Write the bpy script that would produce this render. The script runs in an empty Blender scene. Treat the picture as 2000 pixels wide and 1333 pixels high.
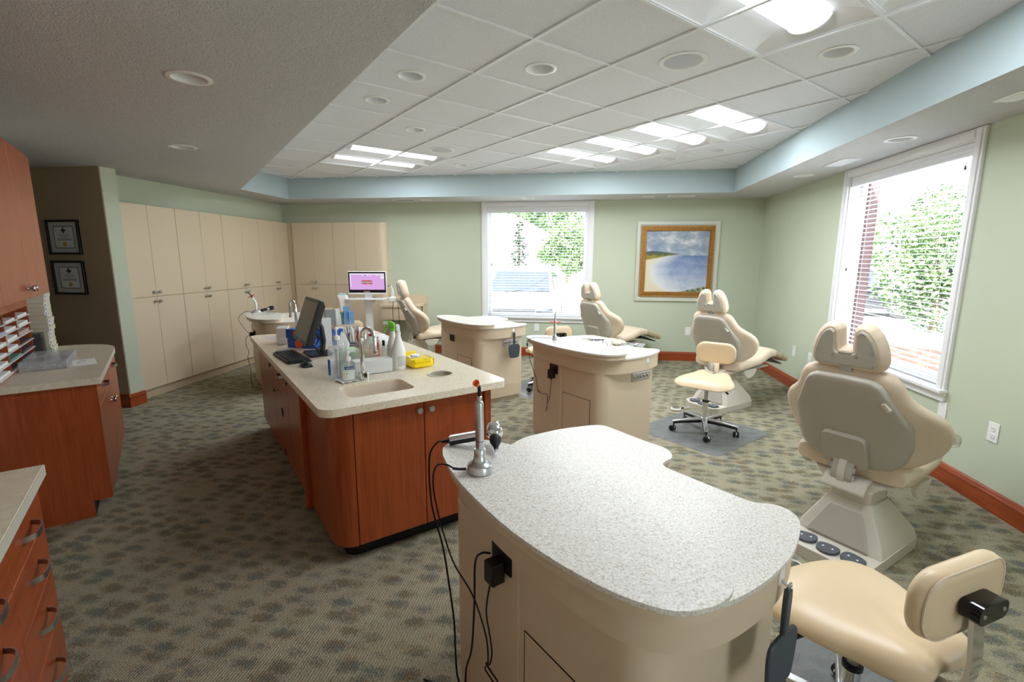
import bpy, math, random
from mathutils import Vector, Matrix
from mathutils.geometry import tessellate_polygon
random.seed(7)
R = math.radians
SC = bpy.context.scene
COL = SC.collection
PI = math.pi

# ------------------------------------------------------------------ materials
def S(r, g, b):
    def f(c):
        c /= 255.0
        return c / 12.92 if c <= 0.04045 else ((c + 0.055) / 1.055) ** 2.4
    return (f(r), f(g), f(b), 1.0)

class NT:
    def __init__(s, m): s.t = m.node_tree; s.n = s.t.nodes; s.l = s.t.links
    def add(s, ty, **kw):
        x = s.n.new(ty)
        for k, v in kw.items():
            if k in ('operation', 'blend_type', 'data_type', 'feature', 'wave_type', 'bands_direction', 'wave_profile', 'distance', 'interpolation_type', 'clamp'):
                setattr(x, k, v)
            else:
                x.inputs[k.replace('_', ' ')].default_value = v
        return x
    def link(s, a, b): s.l.new(a, b)

def mat(name, col, rough=0.5, metal=0.0, spec=0.5, trans=0.0, ior=1.45, coat=0.0, emit=None, estr=0.0):
    m = bpy.data.materials.new(name); m.use_nodes = True
    p = m.node_tree.nodes['Principled BSDF']
    p.inputs['Base Color'].default_value = col
    p.inputs['Roughness'].default_value = rough
    p.inputs['Metallic'].default_value = metal
    p.inputs['Specular IOR Level'].default_value = spec
    p.inputs['Transmission Weight'].default_value = trans
    p.inputs['IOR'].default_value = ior
    p.inputs['Coat Weight'].default_value = coat
    if emit:
        p.inputs['Emission Color'].default_value = emit
        p.inputs['Emission Strength'].default_value = estr
    return m

def P(m): return m.node_tree.nodes['Principled BSDF']

def coords(t, scale=(1, 1, 1), rot=(0, 0, 0)):
    tc = t.add('ShaderNodeTexCoord'); mp = t.add('ShaderNodeMapping')
    mp.inputs['Scale'].default_value = scale; mp.inputs['Rotation'].default_value = rot
    t.link(tc.outputs['Object'], mp.inputs['Vector'])
    return mp.outputs['Vector']

def ramp(t, fac, stops):
    r = t.add('ShaderNodeValToRGB')
    while len(r.color_ramp.elements) < len(stops): r.color_ramp.elements.new(0.5)
    for e, (p, c) in zip(r.color_ramp.elements, stops): e.position = p; e.color = c
    t.link(fac, r.inputs['Fac'])
    return r.outputs['Color']

def mixc(t, fac, a, b, blend='MIX'):
    m = t.add('ShaderNodeMix'); m.data_type = 'RGBA'; m.blend_type = blend
    if hasattr(fac, 'links'): t.link(fac, m.inputs['Factor'])
    else: m.inputs['Factor'].default_value = fac
    for s, x in (('A', a), ('B', b)):
        sock = [i for i in m.inputs if i.name == s and i.type == 'RGBA'][0]
        if hasattr(x, 'links'): t.link(x, sock)
        else: sock.default_value = x
    return [o for o in m.outputs if o.type == 'RGBA'][0]

def math_(t, op, a, b=None, c=None):
    m = t.add('ShaderNodeMath', operation=op)
    for i, x in enumerate((a, b, c)):
        if x is None: continue
        if hasattr(x, 'links'): t.link(x, m.inputs[i])
        else: m.inputs[i].default_value = x
    return m.outputs[0]

def noise(t, vec, scale, detail=2.0, rough=0.5, dist=0.0):
    n = t.add('ShaderNodeTexNoise', Scale=scale, Detail=detail, Roughness=rough, Distortion=dist)
    t.link(vec, n.inputs['Vector'])
    return n.outputs['Fac']

def bump(t, m, h, strength, dist=0.01):
    b = t.add('ShaderNodeBump', Strength=strength, Distance=dist)
    t.link(h, b.inputs['Height']); t.link(b.outputs['Normal'], P(m).inputs['Normal'])

def speckle(name, base, dark, light, rough, sc=260, lo=0.36, hi=0.66):
    m = mat(name, base, rough); t = NT(m); v = coords(t)
    n = noise(t, v, sc, 2.0, 0.6)
    c = ramp(t, n, [(lo, dark), ((lo + hi) / 2 - .06, base), ((lo + hi) / 2 + .06, base), (hi, light)])
    t.link(c, P(m).inputs['Base Color'])
    return m

def wood(name, a, b, rough, axis='z', sc=1.0):
    m = mat(name, a, rough, coat=0.15); t = NT(m)
    s = {'z': (38 * sc, 38 * sc, 2.2 * sc), 'x': (2.2 * sc, 38 * sc, 38 * sc), 'y': (38 * sc, 2.2 * sc, 38 * sc)}[axis]
    v = coords(t, s)
    n = noise(t, v, 1.0, 5.0, 0.62, 1.2)
    c = ramp(t, n, [(0.3, b), (0.72, a)])
    t.link(c, P(m).inputs['Base Color'])
    return m

def plaster(name, col, sc, strength, rough=0.9, var=0.06):
    m = mat(name, col, rough, spec=0.25); t = NT(m); v = coords(t)
    n = noise(t, v, sc, 4.0, 0.6, 0.6)
    bump(t, m, n, strength, 0.006)
    n2 = noise(t, v, 1.3, 2.0)
    dk = tuple(c * (1 - var) for c in col[:3]) + (1,)
    t.link(ramp(t, n2, [(0.3, dk), (0.7, col)]), P(m).inputs['Base Color'])
    return m

M = {}
M['wall_green'] = plaster('wall green', S(199, 207, 186), 260, 0.12)
M['wall_brown'] = plaster('wall brown', S(184, 162, 132), 260, 0.12)
M['cream_wall'] = plaster('cream wall', S(214, 208, 196), 260, 0.1)
M['tray_blue'] = plaster('tray blue', S(184, 200, 204), 260, 0.1)
M['white_trim'] = mat('white trim', S(238, 238, 240), 0.35)
M['white_plastic'] = mat('white plastic', S(240, 240, 238), 0.35)
M['white_metal'] = mat('white metal', S(236, 238, 240), 0.45)
M['blind'] = mat('blind vinyl', S(238, 240, 244), 0.5)
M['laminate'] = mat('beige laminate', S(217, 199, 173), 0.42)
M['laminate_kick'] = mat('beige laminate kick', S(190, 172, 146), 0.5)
M['gap_dark'] = mat('dark gap', S(40, 30, 22), 0.8)
M['cherry'] = wood('cherry', S(176, 86, 42), S(146, 63, 26), 0.32)
M['cherry_h'] = wood('cherry run', S(172, 82, 40), S(138, 57, 24), 0.3, 'y', 0.7)
M['cherry_x'] = wood('cherry run x', S(172, 82, 40), S(138, 57, 24), 0.3, 'x', 0.7)
M['black_kick'] = mat('black kick', S(22, 22, 24), 0.6)
M['steel'] = mat('brushed steel', S(190, 188, 186), 0.32, 1.0)
M['chrome'] = mat('chrome', S(225, 226, 228), 0.08, 1.0)
M['alu'] = mat('satin aluminium', S(205, 206, 208), 0.3, 1.0)
M['black_plastic'] = mat('black plastic', S(24, 25, 27), 0.4)
M['black_rubber'] = mat('black rubber', S(18, 18, 20), 0.55)
M['black_gloss'] = mat('black gloss', S(14, 14, 16), 0.12)
M['slate_plastic'] = mat('slate plastic', S(62, 72, 80), 0.4)
M['pedal_grey'] = mat('pedal grey', S(88, 92, 100), 0.5)
M['key'] = mat('key caps', S(44, 47, 50), 0.5)
M['ws_top'] = speckle('workstation top', S(224, 220, 213), S(190, 179, 162), S(243, 241, 237), 0.34, 170)
M['island_top'] = speckle('island top', S(240, 227, 204), S(216, 198, 168), S(252, 247, 238), 0.22, 190)
M['sink_mat'] = mat('sink', S(226, 212, 196), 0.25)
M['counter_beige'] = speckle('left counter laminate', S(224, 213, 192), S(216, 204, 182), S(230, 220, 200), 0.3, 40)
M['counter_edge'] = mat('counter edge', S(206, 200, 186), 0.4)
M['vinyl'] = mat('cream vinyl', S(229, 210, 186), 0.38)
M['stool_vinyl'] = mat('stool vinyl', S(231, 207, 172), 0.33)
M['toe_vinyl'] = mat('tan toe cover', S(206, 184, 148), 0.18, coat=0.5)
M['chair_shell'] = mat('chair shell', S(186, 180, 167), 0.45)
M['chair_base'] = mat('chair base', S(214, 208, 194), 0.4)
M['dark_grey'] = mat('dark grey', S(70, 72, 76), 0.4)
M['orange'] = mat('orange', S(240, 96, 24), 0.35)
M['red'] = mat('red plastic', S(196, 30, 36), 0.35)
M['green_plastic'] = mat('green plastic', S(120, 214, 58), 0.35)
M['yellow'] = mat('yellow film', S(250, 218, 20), 0.25)
M['pink_label'] = mat('pink label', S(240, 40, 140), 0.5)
M['blue_box'] = mat('blue box', S(44, 92, 180), 0.45)
M['blue_card'] = mat('blue card', S(120, 165, 220), 0.5)
M['teal_card'] = mat('teal card', S(110, 160, 150), 0.5)
M['paper'] = mat('paper', S(240, 240, 238), 0.8)
M['tissue'] = mat('tissue', S(246, 247, 248), 0.9)
M['grey_text'] = mat('print grey', S(150, 150, 152), 0.8)
M['dark_text'] = mat('print dark', S(60, 58, 56), 0.8)
M['blue_label'] = mat('blue label', S(38, 66, 140), 0.5)
M['lilac'] = mat('lilac', S(176, 172, 196), 0.6)
M['rose'] = mat('rose', S(196, 172, 166), 0.6)
M['plum'] = mat('plum', S(96, 70, 78), 0.6)
M['mint_box'] = mat('tissue box green', S(190, 224, 184), 0.6)
M['cream_box'] = mat('cream carton', S(212, 208, 186), 0.7)
M['gold_seal'] = mat('gold seal', S(196, 160, 50), 0.4)
M['black_frame'] = mat('black frame', S(16, 15, 15), 0.25)
M['mat_board'] = mat('mat board', S(214, 210, 202), 0.8)
M['silver_frame'] = mat('silver frame', S(206, 208, 196), 0.35, 0.25)
M['soap'] = mat('soap liquid', S(240, 240, 228), 0.3)
M['amber'] = mat('amber liquid', S(236, 200, 130), 0.3)
M['brick'] = mat('brick', S(88, 64, 68), 0.85)
M['siding'] = mat('siding', S(235, 235, 235), 0.7)
M['car_white'] = mat('car white', S(222, 224, 228), 0.2, coat=0.6)
M['car_dark'] = mat('car dark', S(20, 24, 34), 0.2, coat=0.6)
M['car_glass'] = mat('car glass', S(44, 52, 64), 0.08)
M['car_grille'] = mat('car grille', S(40, 44, 52), 0.4)
M['tire'] = mat('tire', S(46, 46, 48), 0.8)
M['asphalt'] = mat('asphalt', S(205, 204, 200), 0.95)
M['trunk'] = mat('trunk', S(110, 92, 76), 0.9)

def thin(name, tint, fac, rough=0.03, gloss=(1, 1, 1, 1)):
    """clear sheet: see-through with a little reflection"""
    m = bpy.data.materials.new(name); m.use_nodes = True; t = NT(m)
    for n in list(t.n): t.n.remove(n)
    o = t.add('ShaderNodeOutputMaterial'); tr = t.add('ShaderNodeBsdfTransparent'); gl = t.add('ShaderNodeBsdfGlossy')
    tr.inputs['Color'].default_value = tint; gl.inputs['Roughness'].default_value = rough; gl.inputs['Color'].default_value = gloss
    mx = t.add('ShaderNodeMixShader'); mx.inputs[0].default_value = fac
    t.link(tr.outputs[0], mx.inputs[1]); t.link(gl.outputs[0], mx.inputs[2]); t.link(mx.outputs[0], o.inputs[0])
    return m
M['glass'] = thin('window glass', (0.97, 0.98, 0.98, 1), 0.04)
M['acrylic'] = thin('acrylic', (0.992, 0.995, 0.995, 1), 0.07, 0.04)
M['liquid'] = thin('clear gel', (0.86, 0.90, 0.93, 1), 0.08, 0.05)
M['shield_pink'] = thin('pink shield', (0.98, 0.45, 0.5, 1), 0.1, 0.1)
M['shield_red'] = thin('red shield', (0.9, 0.2, 0.16, 1), 0.1, 0.1)

def milky(name, col, fac, rough):
    m = bpy.data.materials.new(name); m.use_nodes = True; t = NT(m)
    p = P(m); p.inputs['Base Color'].default_value = col; p.inputs['Roughness'].default_value = rough
    o = [n for n in t.n if n.type == 'OUTPUT_MATERIAL'][0]
    tr = t.add('ShaderNodeBsdfTransparent'); mx = t.add('ShaderNodeMixShader'); mx.inputs[0].default_value = fac
    t.link(tr.outputs[0], mx.inputs[1]); t.link(p.outputs[0], mx.inputs[2]); t.link(mx.outputs[0], o.inputs[0])
    return m
M['mat_vinyl'] = milky('chair mat vinyl', S(150, 154, 158), 0.40, 0.25)
M['clear_plastic'] = milky('clear bottle', S(226, 234, 240), 0.20, 0.06)
M['case_clear'] = milky('clear case', S(222, 226, 230), 0.26, 0.15)
M['milky'] = milky('milky plastic', S(225, 228, 230), 0.45, 0.25)
M['bag'] = milky('clear wrap', S(236, 238, 242), 0.35, 0.15)

def carpet():
    m = mat('carpet', S(146, 140, 118), 0.95, spec=0.1); t = NT(m)
    tc = t.add('ShaderNodeTexCoord'); v0 = tc.outputs['Object']
    wob = t.add('ShaderNodeTexNoise', Scale=16.0, Detail=2.0); t.link(v0, wob.inputs['Vector'])
    sub = t.add('ShaderNodeVectorMath', operation='MULTIPLY_ADD')
    t.link(wob.outputs['Color'], sub.inputs[0]); sub.inputs[1].default_value = (0.05, 0.05, 0); t.link(v0, sub.inputs[2])
    mp = t.add('ShaderNodeMapping'); mp.inputs['Scale'].default_value = (8.0, 14.0, 1); mp.inputs['Rotation'].default_value = (0, 0, R(8))
    t.link(sub.outputs[0], mp.inputs['Vector'])
    vo = t.add('ShaderNodeTexVoronoi', Scale=1.0, Randomness=0.55); t.link(mp.outputs[0], vo.inputs['Vector'])
    fine = noise(t, v0, 330, 1.0, 0.5)
    fine2 = noise(t, v0, 240, 1.0, 0.5)
    med = noise(t, v0, 70, 3.0, 0.7)
    # dark flecks gather in the patches
    d = math_(t, 'ADD', vo.outputs['Distance'], math_(t, 'MULTIPLY', math_(t, 'SUBTRACT', med, 0.5), 1.1))
    patch = ramp(t, d, [(0.26, (1, 1, 1, 1)), (0.60, (0, 0, 0, 1))])
    fl = ramp(t, fine, [(0.36, (1, 1, 1, 1)), (0.58, (0.0, 0.0, 0.0, 1))])
    pf = math_(t, 'MULTIPLY', patch, math_(t, 'ADD', math_(t, 'MULTIPLY', fl, 0.9), 0.22))
    hue = noise(t, v0, 9, 1.0)
    dk = ramp(t, hue, [(0.36, S(40, 72, 90)), (0.50, S(46, 56, 54)), (0.60, S(80, 66, 38))])
    basev = ramp(t, fine2, [(0.3, S(140, 134, 112)), (0.7, S(188, 182, 158))])
    gold = ramp(t, noise(t, v0, 210, 1.0), [(0.60, (0, 0, 0, 1)), (0.68, (1, 1, 1, 1))])
    goldm = math_(t, 'MULTIPLY', gold, math_(t, 'MULTIPLY', ramp(t, noise(t, v0, 14, 2.0), [(0.5, (0, 0, 0, 1)), (0.62, (1, 1, 1, 1))]), 0.85))
    c = mixc(t, pf, basev, dk)
    c = mixc(t, goldm, c, S(186, 138, 58))
    t.link(c, P(m).inputs['Base Color'])
    wv = t.add('ShaderNodeTexWave', Scale=26.0, Distortion=3.0, Detail=1.0); wv.bands_direction = 'X'
    wv.inputs['Detail Scale'].default_value = 3.0
    t.link(v0, wv.inputs['Vector'])
    h = math_(t, 'ADD', math_(t, 'MULTIPLY', wv.outputs['Fac'], 0.5), math_(t, 'MULTIPLY', fine, 0.8))
    bump(t, m, h, 0.7, 0.006)
    return m
M['carpet'] = carpet()

def stomp():
    m = mat('stomped plaster', S(214, 214, 214), 0.9, spec=0.2); t = NT(m); v = coords(t)
    n1 = t.add('ShaderNodeTexNoise', Scale=38.0, Detail=4.0, Roughness=0.6, Distortion=2.6); t.link(v, n1.inputs['Vector'])
    n2 = noise(t, v, 16, 2.0, 0.5, 1.0)
    h = math_(t, 'ADD', n1.outputs['Fac'], math_(t, 'MULTIPLY', n2, 0.5))
    bump(t, m, h, 0.9, 0.014)
    return m
M['stomp'] = stomp()

def tile():
    m = mat('acoustic tile', S(222, 221, 218), 0.95, spec=0.15); t = NT(m); v = coords(t)
    n = noise(t, v, 190, 3.0, 0.7)
    t.link(ramp(t, n, [(0.3, S(220, 222, 226)), (0.65, S(238, 240, 244))]), P(m).inputs['Base Color'])
    bump(t, m, n, 0.25, 0.004)
    return m
M['tile'] = tile()

def gilt():
    m = mat('distressed gilt', S(170, 120, 56), 0.4, 0.35); t = NT(m); v = coords(t, (18, 18, 60))
    n = noise(t, v, 3.0, 4.0, 0.7)
    t.link(ramp(t, n, [(0.36, S(70, 48, 22)), (0.46, S(168, 116, 52)), (0.75, S(206, 158, 86))]), P(m).inputs['Base Color'])
    return m
M['gilt'] = gilt()

def seascape():
    m = mat('seascape canvas', S(150, 165, 190), 0.6); t = NT(m)
    tc = t.add('ShaderNodeTexCoord'); sp = t.add('ShaderNodeSeparateXYZ'); t.link(tc.outputs['Object'], sp.inputs[0])
    v = tc.outputs['Object']
    x0, z0 = sp.outputs['X'], sp.outputs['Z']
    wob = math_(t, 'MULTIPLY', math_(t, 'SUBTRACT', noise(t, v, 14, 4.0, 0.7), 0.5), 0.09)
    x = math_(t, 'ADD', x0, wob); z = math_(t, 'ADD', z0, math_(t, 'MULTIPLY', wob, 0.3))
    mpv = t.add('ShaderNodeMapping'); mpv.inputs['Scale'].default_value = (4, 1, 7); t.link(v, mpv.inputs['Vector'])
    cl = noise(t, mpv.outputs[0], 1.0, 5.0, 0.6, 0.4)
    sky = ramp(t, cl, [(0.36, S(134, 150, 176)), (0.5, S(168, 178, 192)), (0.64, S(222, 224, 222))])
    sn = noise(t, mpv.outputs[0], 1.4, 4.0, 0.6)
    sl = math_(t, 'ADD', math_(t, 'MULTIPLY', z, 1.1), math_(t, 'MULTIPLY', math_(t, 'SUBTRACT', sn, 0.5), 0.7))
    sea = ramp(t, sl, [(0.02, S(196, 204, 214)), (0.30, S(160, 174, 204)), (0.62, S(104, 126, 172))])
    # beach curve on the left
    e = math_(t, 'POWER', 2.718, math_(t, 'MULTIPLY', z, -9.0))
    hook = math_(t, 'MULTIPLY', math_(t, 'MAXIMUM', math_(t, 'SUBTRACT', z, 0.40), 0.0), 1.5)
    edge = math_(t, 'ADD', math_(t, 'ADD', math_(t, 'MULTIPLY', e, 0.30), 0.02), hook)
    d = math_(t, 'SUBTRACT', x, edge)
    foam = ramp(t, d, [(0.06, (1, 1, 1, 1)), (0.34, (0, 0, 0, 1))])
    sand = ramp(t, d, [(0.0, (1, 1, 1, 1)), (0.07, (0, 0, 0, 1))])
    c = mixc(t, math_(t, 'MULTIPLY', foam, 0.85), sea, S(228, 230, 230))
    c = mixc(t, sand, c, S(224, 214, 186))
    rockm = ramp(t, math_(t, 'SUBTRACT', math_(t, 'MULTIPLY', math_(t, 'SUBTRACT', x, 0.45), 0.22), z), [(0.0, (0, 0, 0, 1)), (0.02, (1, 1, 1, 1))])
    rk = ramp(t, noise(t, v, 22, 3.0), [(0.4, S(70, 92, 92)), (0.55, S(160, 158, 116)), (0.7, S(190, 180, 140))])
    c = mixc(t, rockm, c, rk)
    hor = ramp(t, z, [(0.545, (0, 0, 0, 1)), (0.555, (1, 1, 1, 1))])
    c = mixc(t, hor, c, sky)
    # headland
    top = math_(t, 'SUBTRACT', 0.625, math_(t, 'MULTIPLY', math_(t, 'ABSOLUTE', math_(t, 'SUBTRACT', x, 0.12)), 0.13))
    bot = math_(t, 'ADD', 0.47, math_(t, 'MULTIPLY', x, 0.19))
    a = ramp(t, math_(t, 'SUBTRACT', top, z), [(0.0, (0, 0, 0, 1)), (0.012, (1, 1, 1, 1))])
    b = ramp(t, math_(t, 'SUBTRACT', z, bot), [(0.0, (0, 0, 0, 1)), (0.015, (1, 1, 1, 1))])
    hill = ramp(t, math_(t, 'ADD', z, math_(t, 'MULTIPLY', math_(t, 'SUBTRACT', noise(t, v, 26, 3.0), 0.5), 0.14)), [(0.53, S(150, 140, 60)), (0.57, S(84, 92, 56)), (0.61, S(82, 94, 112))])
    c = mixc(t, math_(t, 'MULTIPLY', a, b), c, hill)
    t.link(c, P(m).inputs['Base Color'])
    return m
M['seascape'] = seascape()

def foliage(name, c1, c2):
    m = mat(name, c1, 0.7, spec=0.2); t = NT(m); v = coords(t)
    t.link(ramp(t, noise(t, v, 5, 2.0), [(0.35, c2), (0.65, c1)]), P(m).inputs['Base Color'])
    return m
M['leaf_light'] = foliage('leaf light', S(112, 138, 88), S(76, 106, 68))
M['leaf_dark'] = foliage('leaf dark', S(44, 66, 48), S(28, 48, 36))
M['mulch'] = foliage('mulch', S(84, 66, 58), S(56, 42, 36))

def emis(name, col, st):
    m = bpy.data.materials.new(name); m.use_nodes = True; t = NT(m)
    for n in list(t.n): t.n.remove(n)
    o = t.add('ShaderNodeOutputMaterial'); e = t.add('ShaderNodeEmission'); e.inputs['Color'].default_value = col; e.inputs['Strength'].default_value = st
    t.link(e.outputs[0], o.inputs[0]); return m
LAMP = 2.2
M['lamp'] = emis('fluorescent diffuser', (0.94, 0.97, 1.0, 1), LAMP)
M['screen_pink'] = emis('screen pink', S(216, 168, 226), 0.95)
M['screen_white'] = emis('screen white', S(240, 238, 246), 0.95)
M['screen_red'] = emis('screen red', S(206, 76, 74), 0.9)
M['screen_teeth'] = emis('screen teeth', S(168, 178, 180), 0.9)
M['screen_blue'] = emis('screen blue', S(80, 160, 200), 0.9)
M['screen_black'] = emis('screen black', S(16, 14, 30), 0.6)
M['screen_off'] = mat('screen off', S(98, 94, 88), 0.35)
M['led'] = emis('blue led', S(150, 160, 255), 1.5)

# ------------------------------------------------------------------ geometry helpers
class G:
    def __init__(s): s.v = []; s.f = []
    def add(s, vs, fs):
        o = len(s.v); s.v += [tuple(v) for v in vs]; s.f += [tuple(i + o for i in f) for f in fs]
        return s
    def box(s, x0, y0, z0, x1, y1, z1, T=None):
        vs = [Vector((x, y, z)) for z in (z0, z1) for y in (y0, y1) for x in (x0, x1)]
        if T: vs = [T @ v for v in vs]
        return s.add(vs, [(0, 2, 3, 1), (4, 5, 7, 6), (0, 1, 5, 4), (2, 6, 7, 3), (0, 4, 6, 2), (1, 3, 7, 5)])
    def prism(s, out, z0, z1, holes=(), fn=None, walls=True, caps=(True, True)):
        loops = [list(out)] + [list(h) for h in holes]
        area = sum(a[0] * b[1] - b[0] * a[1] for a, b in zip(loops[0], loops[0][1:] + loops[0][:1]))
        if area < 0: loops[0].reverse()
        flat = [p for l in loops for p in l]; n = len(flat)
        tris = tessellate_polygon([[Vector((p[0], p[1], 0)) for p in l] for l in loops])
        fn = fn or (lambda x, y, z: (x, y, z))
        vs = [fn(p[0], p[1], z0) for p in flat] + [fn(p[0], p[1], z1) for p in flat]
        fs = []
        for a, b, c in tris:
            pa, pb, pc = flat[a], flat[b], flat[c]
            cr = (pb[0] - pa[0]) * (pc[1] - pa[1]) - (pb[1] - pa[1]) * (pc[0] - pa[0])
            if cr < 0: a, c = c, a
            if caps[1]: fs.append((a + n, b + n, c + n))
            if caps[0]: fs.append((c, b, a))
        if walls:
            o = 0
            for li, l in enumerate(loops):
                k = len(l)
                ar = sum(a[0] * b[1] - b[0] * a[1] for a, b in zip(l, l[1:] + l[:1]))
                for i in range(k):
                    a, b = o + i, o + (i + 1) % k
                    q = (a, b, b + n, a + n)
                    if (ar > 0) != (li == 0): q = q[::-1]
                    fs.append(q)
                o += k
        return s.add(vs, fs)
    def rings(s, rs, cap0=True, cap1=True, closed=True):
        n = len(rs[0]); vs = [p for r in rs for p in r]; fs = []
        for i in range(len(rs) - 1):
            for j in range(n if closed else n - 1):
                a, b = i * n + j, i * n + (j + 1) % n
                fs.append((a, b, b + n, a + n))
        if cap0: fs.append(tuple(range(n - 1, -1, -1)))
        if cap1: fs.append(tuple(range((len(rs) - 1) * n, len(rs) * n)))
        return s.add(vs, fs)
    def lathe(s, prof, c=(0, 0, 0), n=24, T=None, caps=True):
        rs = []
        for r, z in prof:
            rs.append([Vector((c[0] + r * math.cos(2 * PI * i / n), c[1] + r * math.sin(2 * PI * i / n), c[2] + z)) for i in range(n)])
        if T: rs = [[T @ p for p in r] for r in rs]
        return s.rings(rs, caps, caps)
    def tube(s, pts, r, n=8, caps=True):
        pts = [Vector(p) for p in pts]; k = len(pts)
        rad = r if isinstance(r, (list, tuple)) else [r] * k
        tan = []
        for i in range(k):
            d = pts[min(i + 1, k - 1)] - pts[max(i - 1, 0)]
            tan.append(d.normalized() if d.length > 1e-9 else Vector((0, 0, 1)))
        u = tan[0].orthogonal().normalized(); rs = []
        for i in range(k):
            u = (u - tan[i] * u.dot(tan[i]))
            u = u.normalized() if u.length > 1e-6 else tan[i].orthogonal().normalized()
            w = tan[i].cross(u)
            rs.append([pts[i] + (u * math.cos(2 * PI * j / n) + w * math.sin(2 * PI * j / n)) * rad[i] for j in range(n)])
        return s.rings(rs, caps, caps)
    def sphere(s, c, rx, ry=None, rz=None, n=14, m=8, T=None):
        ry = ry or rx; rz = rz or rx; rs = []
        for i in range(1, m):
            a = PI * i / m - PI / 2
            rs.append([Vector((rx * math.cos(a) * math.cos(2 * PI * j / n), ry * math.cos(a) * math.sin(2 * PI * j / n), rz * math.sin(a))) for j in range(n)])
        rs = [[(T @ p if T else p) + Vector(c) for p in r] for r in rs]
        return s.rings(rs)
    def pill(s, out, prof, fn):
        """outline swept through a list of (inset, depth); flat caps"""
        k = len(out)
        ar = sum(a[0] * b[1] - b[0] * a[1] for a, b in zip(out, out[1:] + out[:1]))
        if ar < 0: out = out[::-1]
        nr = []
        for i in range(k):
            a, b, c = Vector(out[i - 1]), Vector(out[i]), Vector(out[(i + 1) % k])
            d = ((b - a).normalized() + (c - b).normalized())
            d = d.normalized() if d.length > 1e-6 else (b - a).normalized()
            nr.append(Vector((-d[1], d[0])))
        rs = []
        for ins, w in prof:
            rs.append([fn(out[i][0] + nr[i][0] * ins, out[i][1] + nr[i][1] * ins, w) for i in range(k)])
        s.rings(rs, False, False)
        for (ins, w), rev in ((prof[0], True), (prof[-1], False)):
            pl = [(out[i][0] + nr[i][0] * ins, out[i][1] + nr[i][1] * ins) for i in range(k)]
            tr = tessellate_polygon([[Vector((p[0], p[1], 0)) for p in pl]])
            fs = []
            for a, b, c in tr:
                cr = (pl[b][0] - pl[a][0]) * (pl[c][1] - pl[a][1]) - (pl[b][1] - pl[a][1]) * (pl[c][0] - pl[a][0])
                if cr < 0: a, c = c, a
                fs.append((c, b, a) if rev else (a, b, c))
            s.add([fn(p[0], p[1], w) for p in pl], fs)
        return s
    def dome(s, out, cen, prof, fn):
        """star-shaped outline scaled about a centre through (scale, depth)"""
        rs = [[fn(cen[0] + (p[0] - cen[0]) * k, cen[1] + (p[1] - cen[1]) * k, w) for p in out] for k, w in prof]
        return s.rings(rs)

def link_obj(name, me, parent=None):
    o = bpy.data.objects.new(name, me); COL.objects.link(o)
    if parent is not None: o.parent = parent
    return o

def obj(name, g, m, parent=None, smooth=None, bevel=0.0, seg=2, loc=None, rot=None):
    me = bpy.data.meshes.new(name); me.from_pydata([tuple(v) for v in g.v], [], g.f)
    me.validate(); me.update()
    me.materials.append(M[m] if isinstance(m, str) else m)
    if smooth is not None:
        for p in me.polygons: p.use_smooth = True
        me.set_sharp_from_angle(angle=R(smooth))
    o = link_obj(name, me, parent)
    if loc: o.location = loc
    if rot is not None: o.rotation_euler = (0, 0, rot) if not isinstance(rot, tuple) else rot
    if bevel:
        b = o.modifiers.new('edge', 'BEVEL'); b.width = bevel; b.segments = seg; b.limit_method = 'ANGLE'; b.angle_limit = R(40)
    return o

def thing(name, label, cat, loc=(0, 0, 0), rotz=0.0, group=None):
    o = bpy.data.objects.new(name, None); COL.objects.link(o)
    o.empty_display_size = 0.05
    o.location = loc; o.rotation_euler = (0, 0, rotz); o['label'] = label; o['category'] = cat
    if group: o['group'] = group
    return o

def tag(o, label, cat, group=None):
    o['label'] = label; o['category'] = cat
    if group: o['group'] = group
    return o

def struct(o, label=None):
    o['kind'] = 'structure'
    o['label'] = label or o.name.split('.')[0].replace('_', ' ')
    o['category'] = o.name.split('.')[0].split('_')[0]
    return o

def dup(root, loc, rotz=None, label=None, group=None):
    r = root.copy(); COL.objects.link(r); r.location = loc
    if rotz is not None: r.rotation_euler = (0, 0, rotz)
    if label: r['label'] = label
    if group: r['group'] = group
    def rec(a, b):
        for ch in list(a.children):
            c = ch.copy(); COL.objects.link(c); c.parent = b; rec(ch, c)
    rec(root, r)
    return r

def rpoly(pts, rad, n=6):
    """polygon with filleted corners; rad number or list"""
    k = len(pts); out = []
    for i in range(k):
        r = rad[i] if isinstance(rad, (list, tuple)) else rad
        p = Vector(pts[i]); a = (Vector(pts[i - 1]) - p); b = (Vector(pts[(i + 1) % k]) - p)
        if r <= 0: out.append(tuple(p)); continue
        an = a.normalized(); bn = b.normalized(); ang = an.angle(bn)
        if abs(ang - PI) < 1e-3: out.append(tuple(p)); continue
        d = min(r / math.tan(ang / 2), a.length * .49, b.length * .49); rr = d * math.tan(ang / 2)
        c = p + (an + bn).normalized() * (rr / math.sin(ang / 2))
        s0 = p + an * d - c; s1 = p + bn * d - c
        a0 = math.atan2(s0[1], s0[0]); a1 = math.atan2(s1[1], s1[0]); da = (a1 - a0 + PI) % (2 * PI) - PI
        for j in range(n + 1):
            t = a0 + da * j / n; out.append((c[0] + rr * math.cos(t), c[1] + rr * math.sin(t)))
    return out

def rrect(x0, y0, x1, y1, r, n=5): return rpoly([(x0, y0), (x1, y0), (x1, y1), (x0, y1)], r, n)
def circ(x, y, r, n=28): return [(x + r * math.cos(2 * PI * i / n), y + r * math.sin(2 * PI * i / n)) for i in range(n)]

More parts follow.
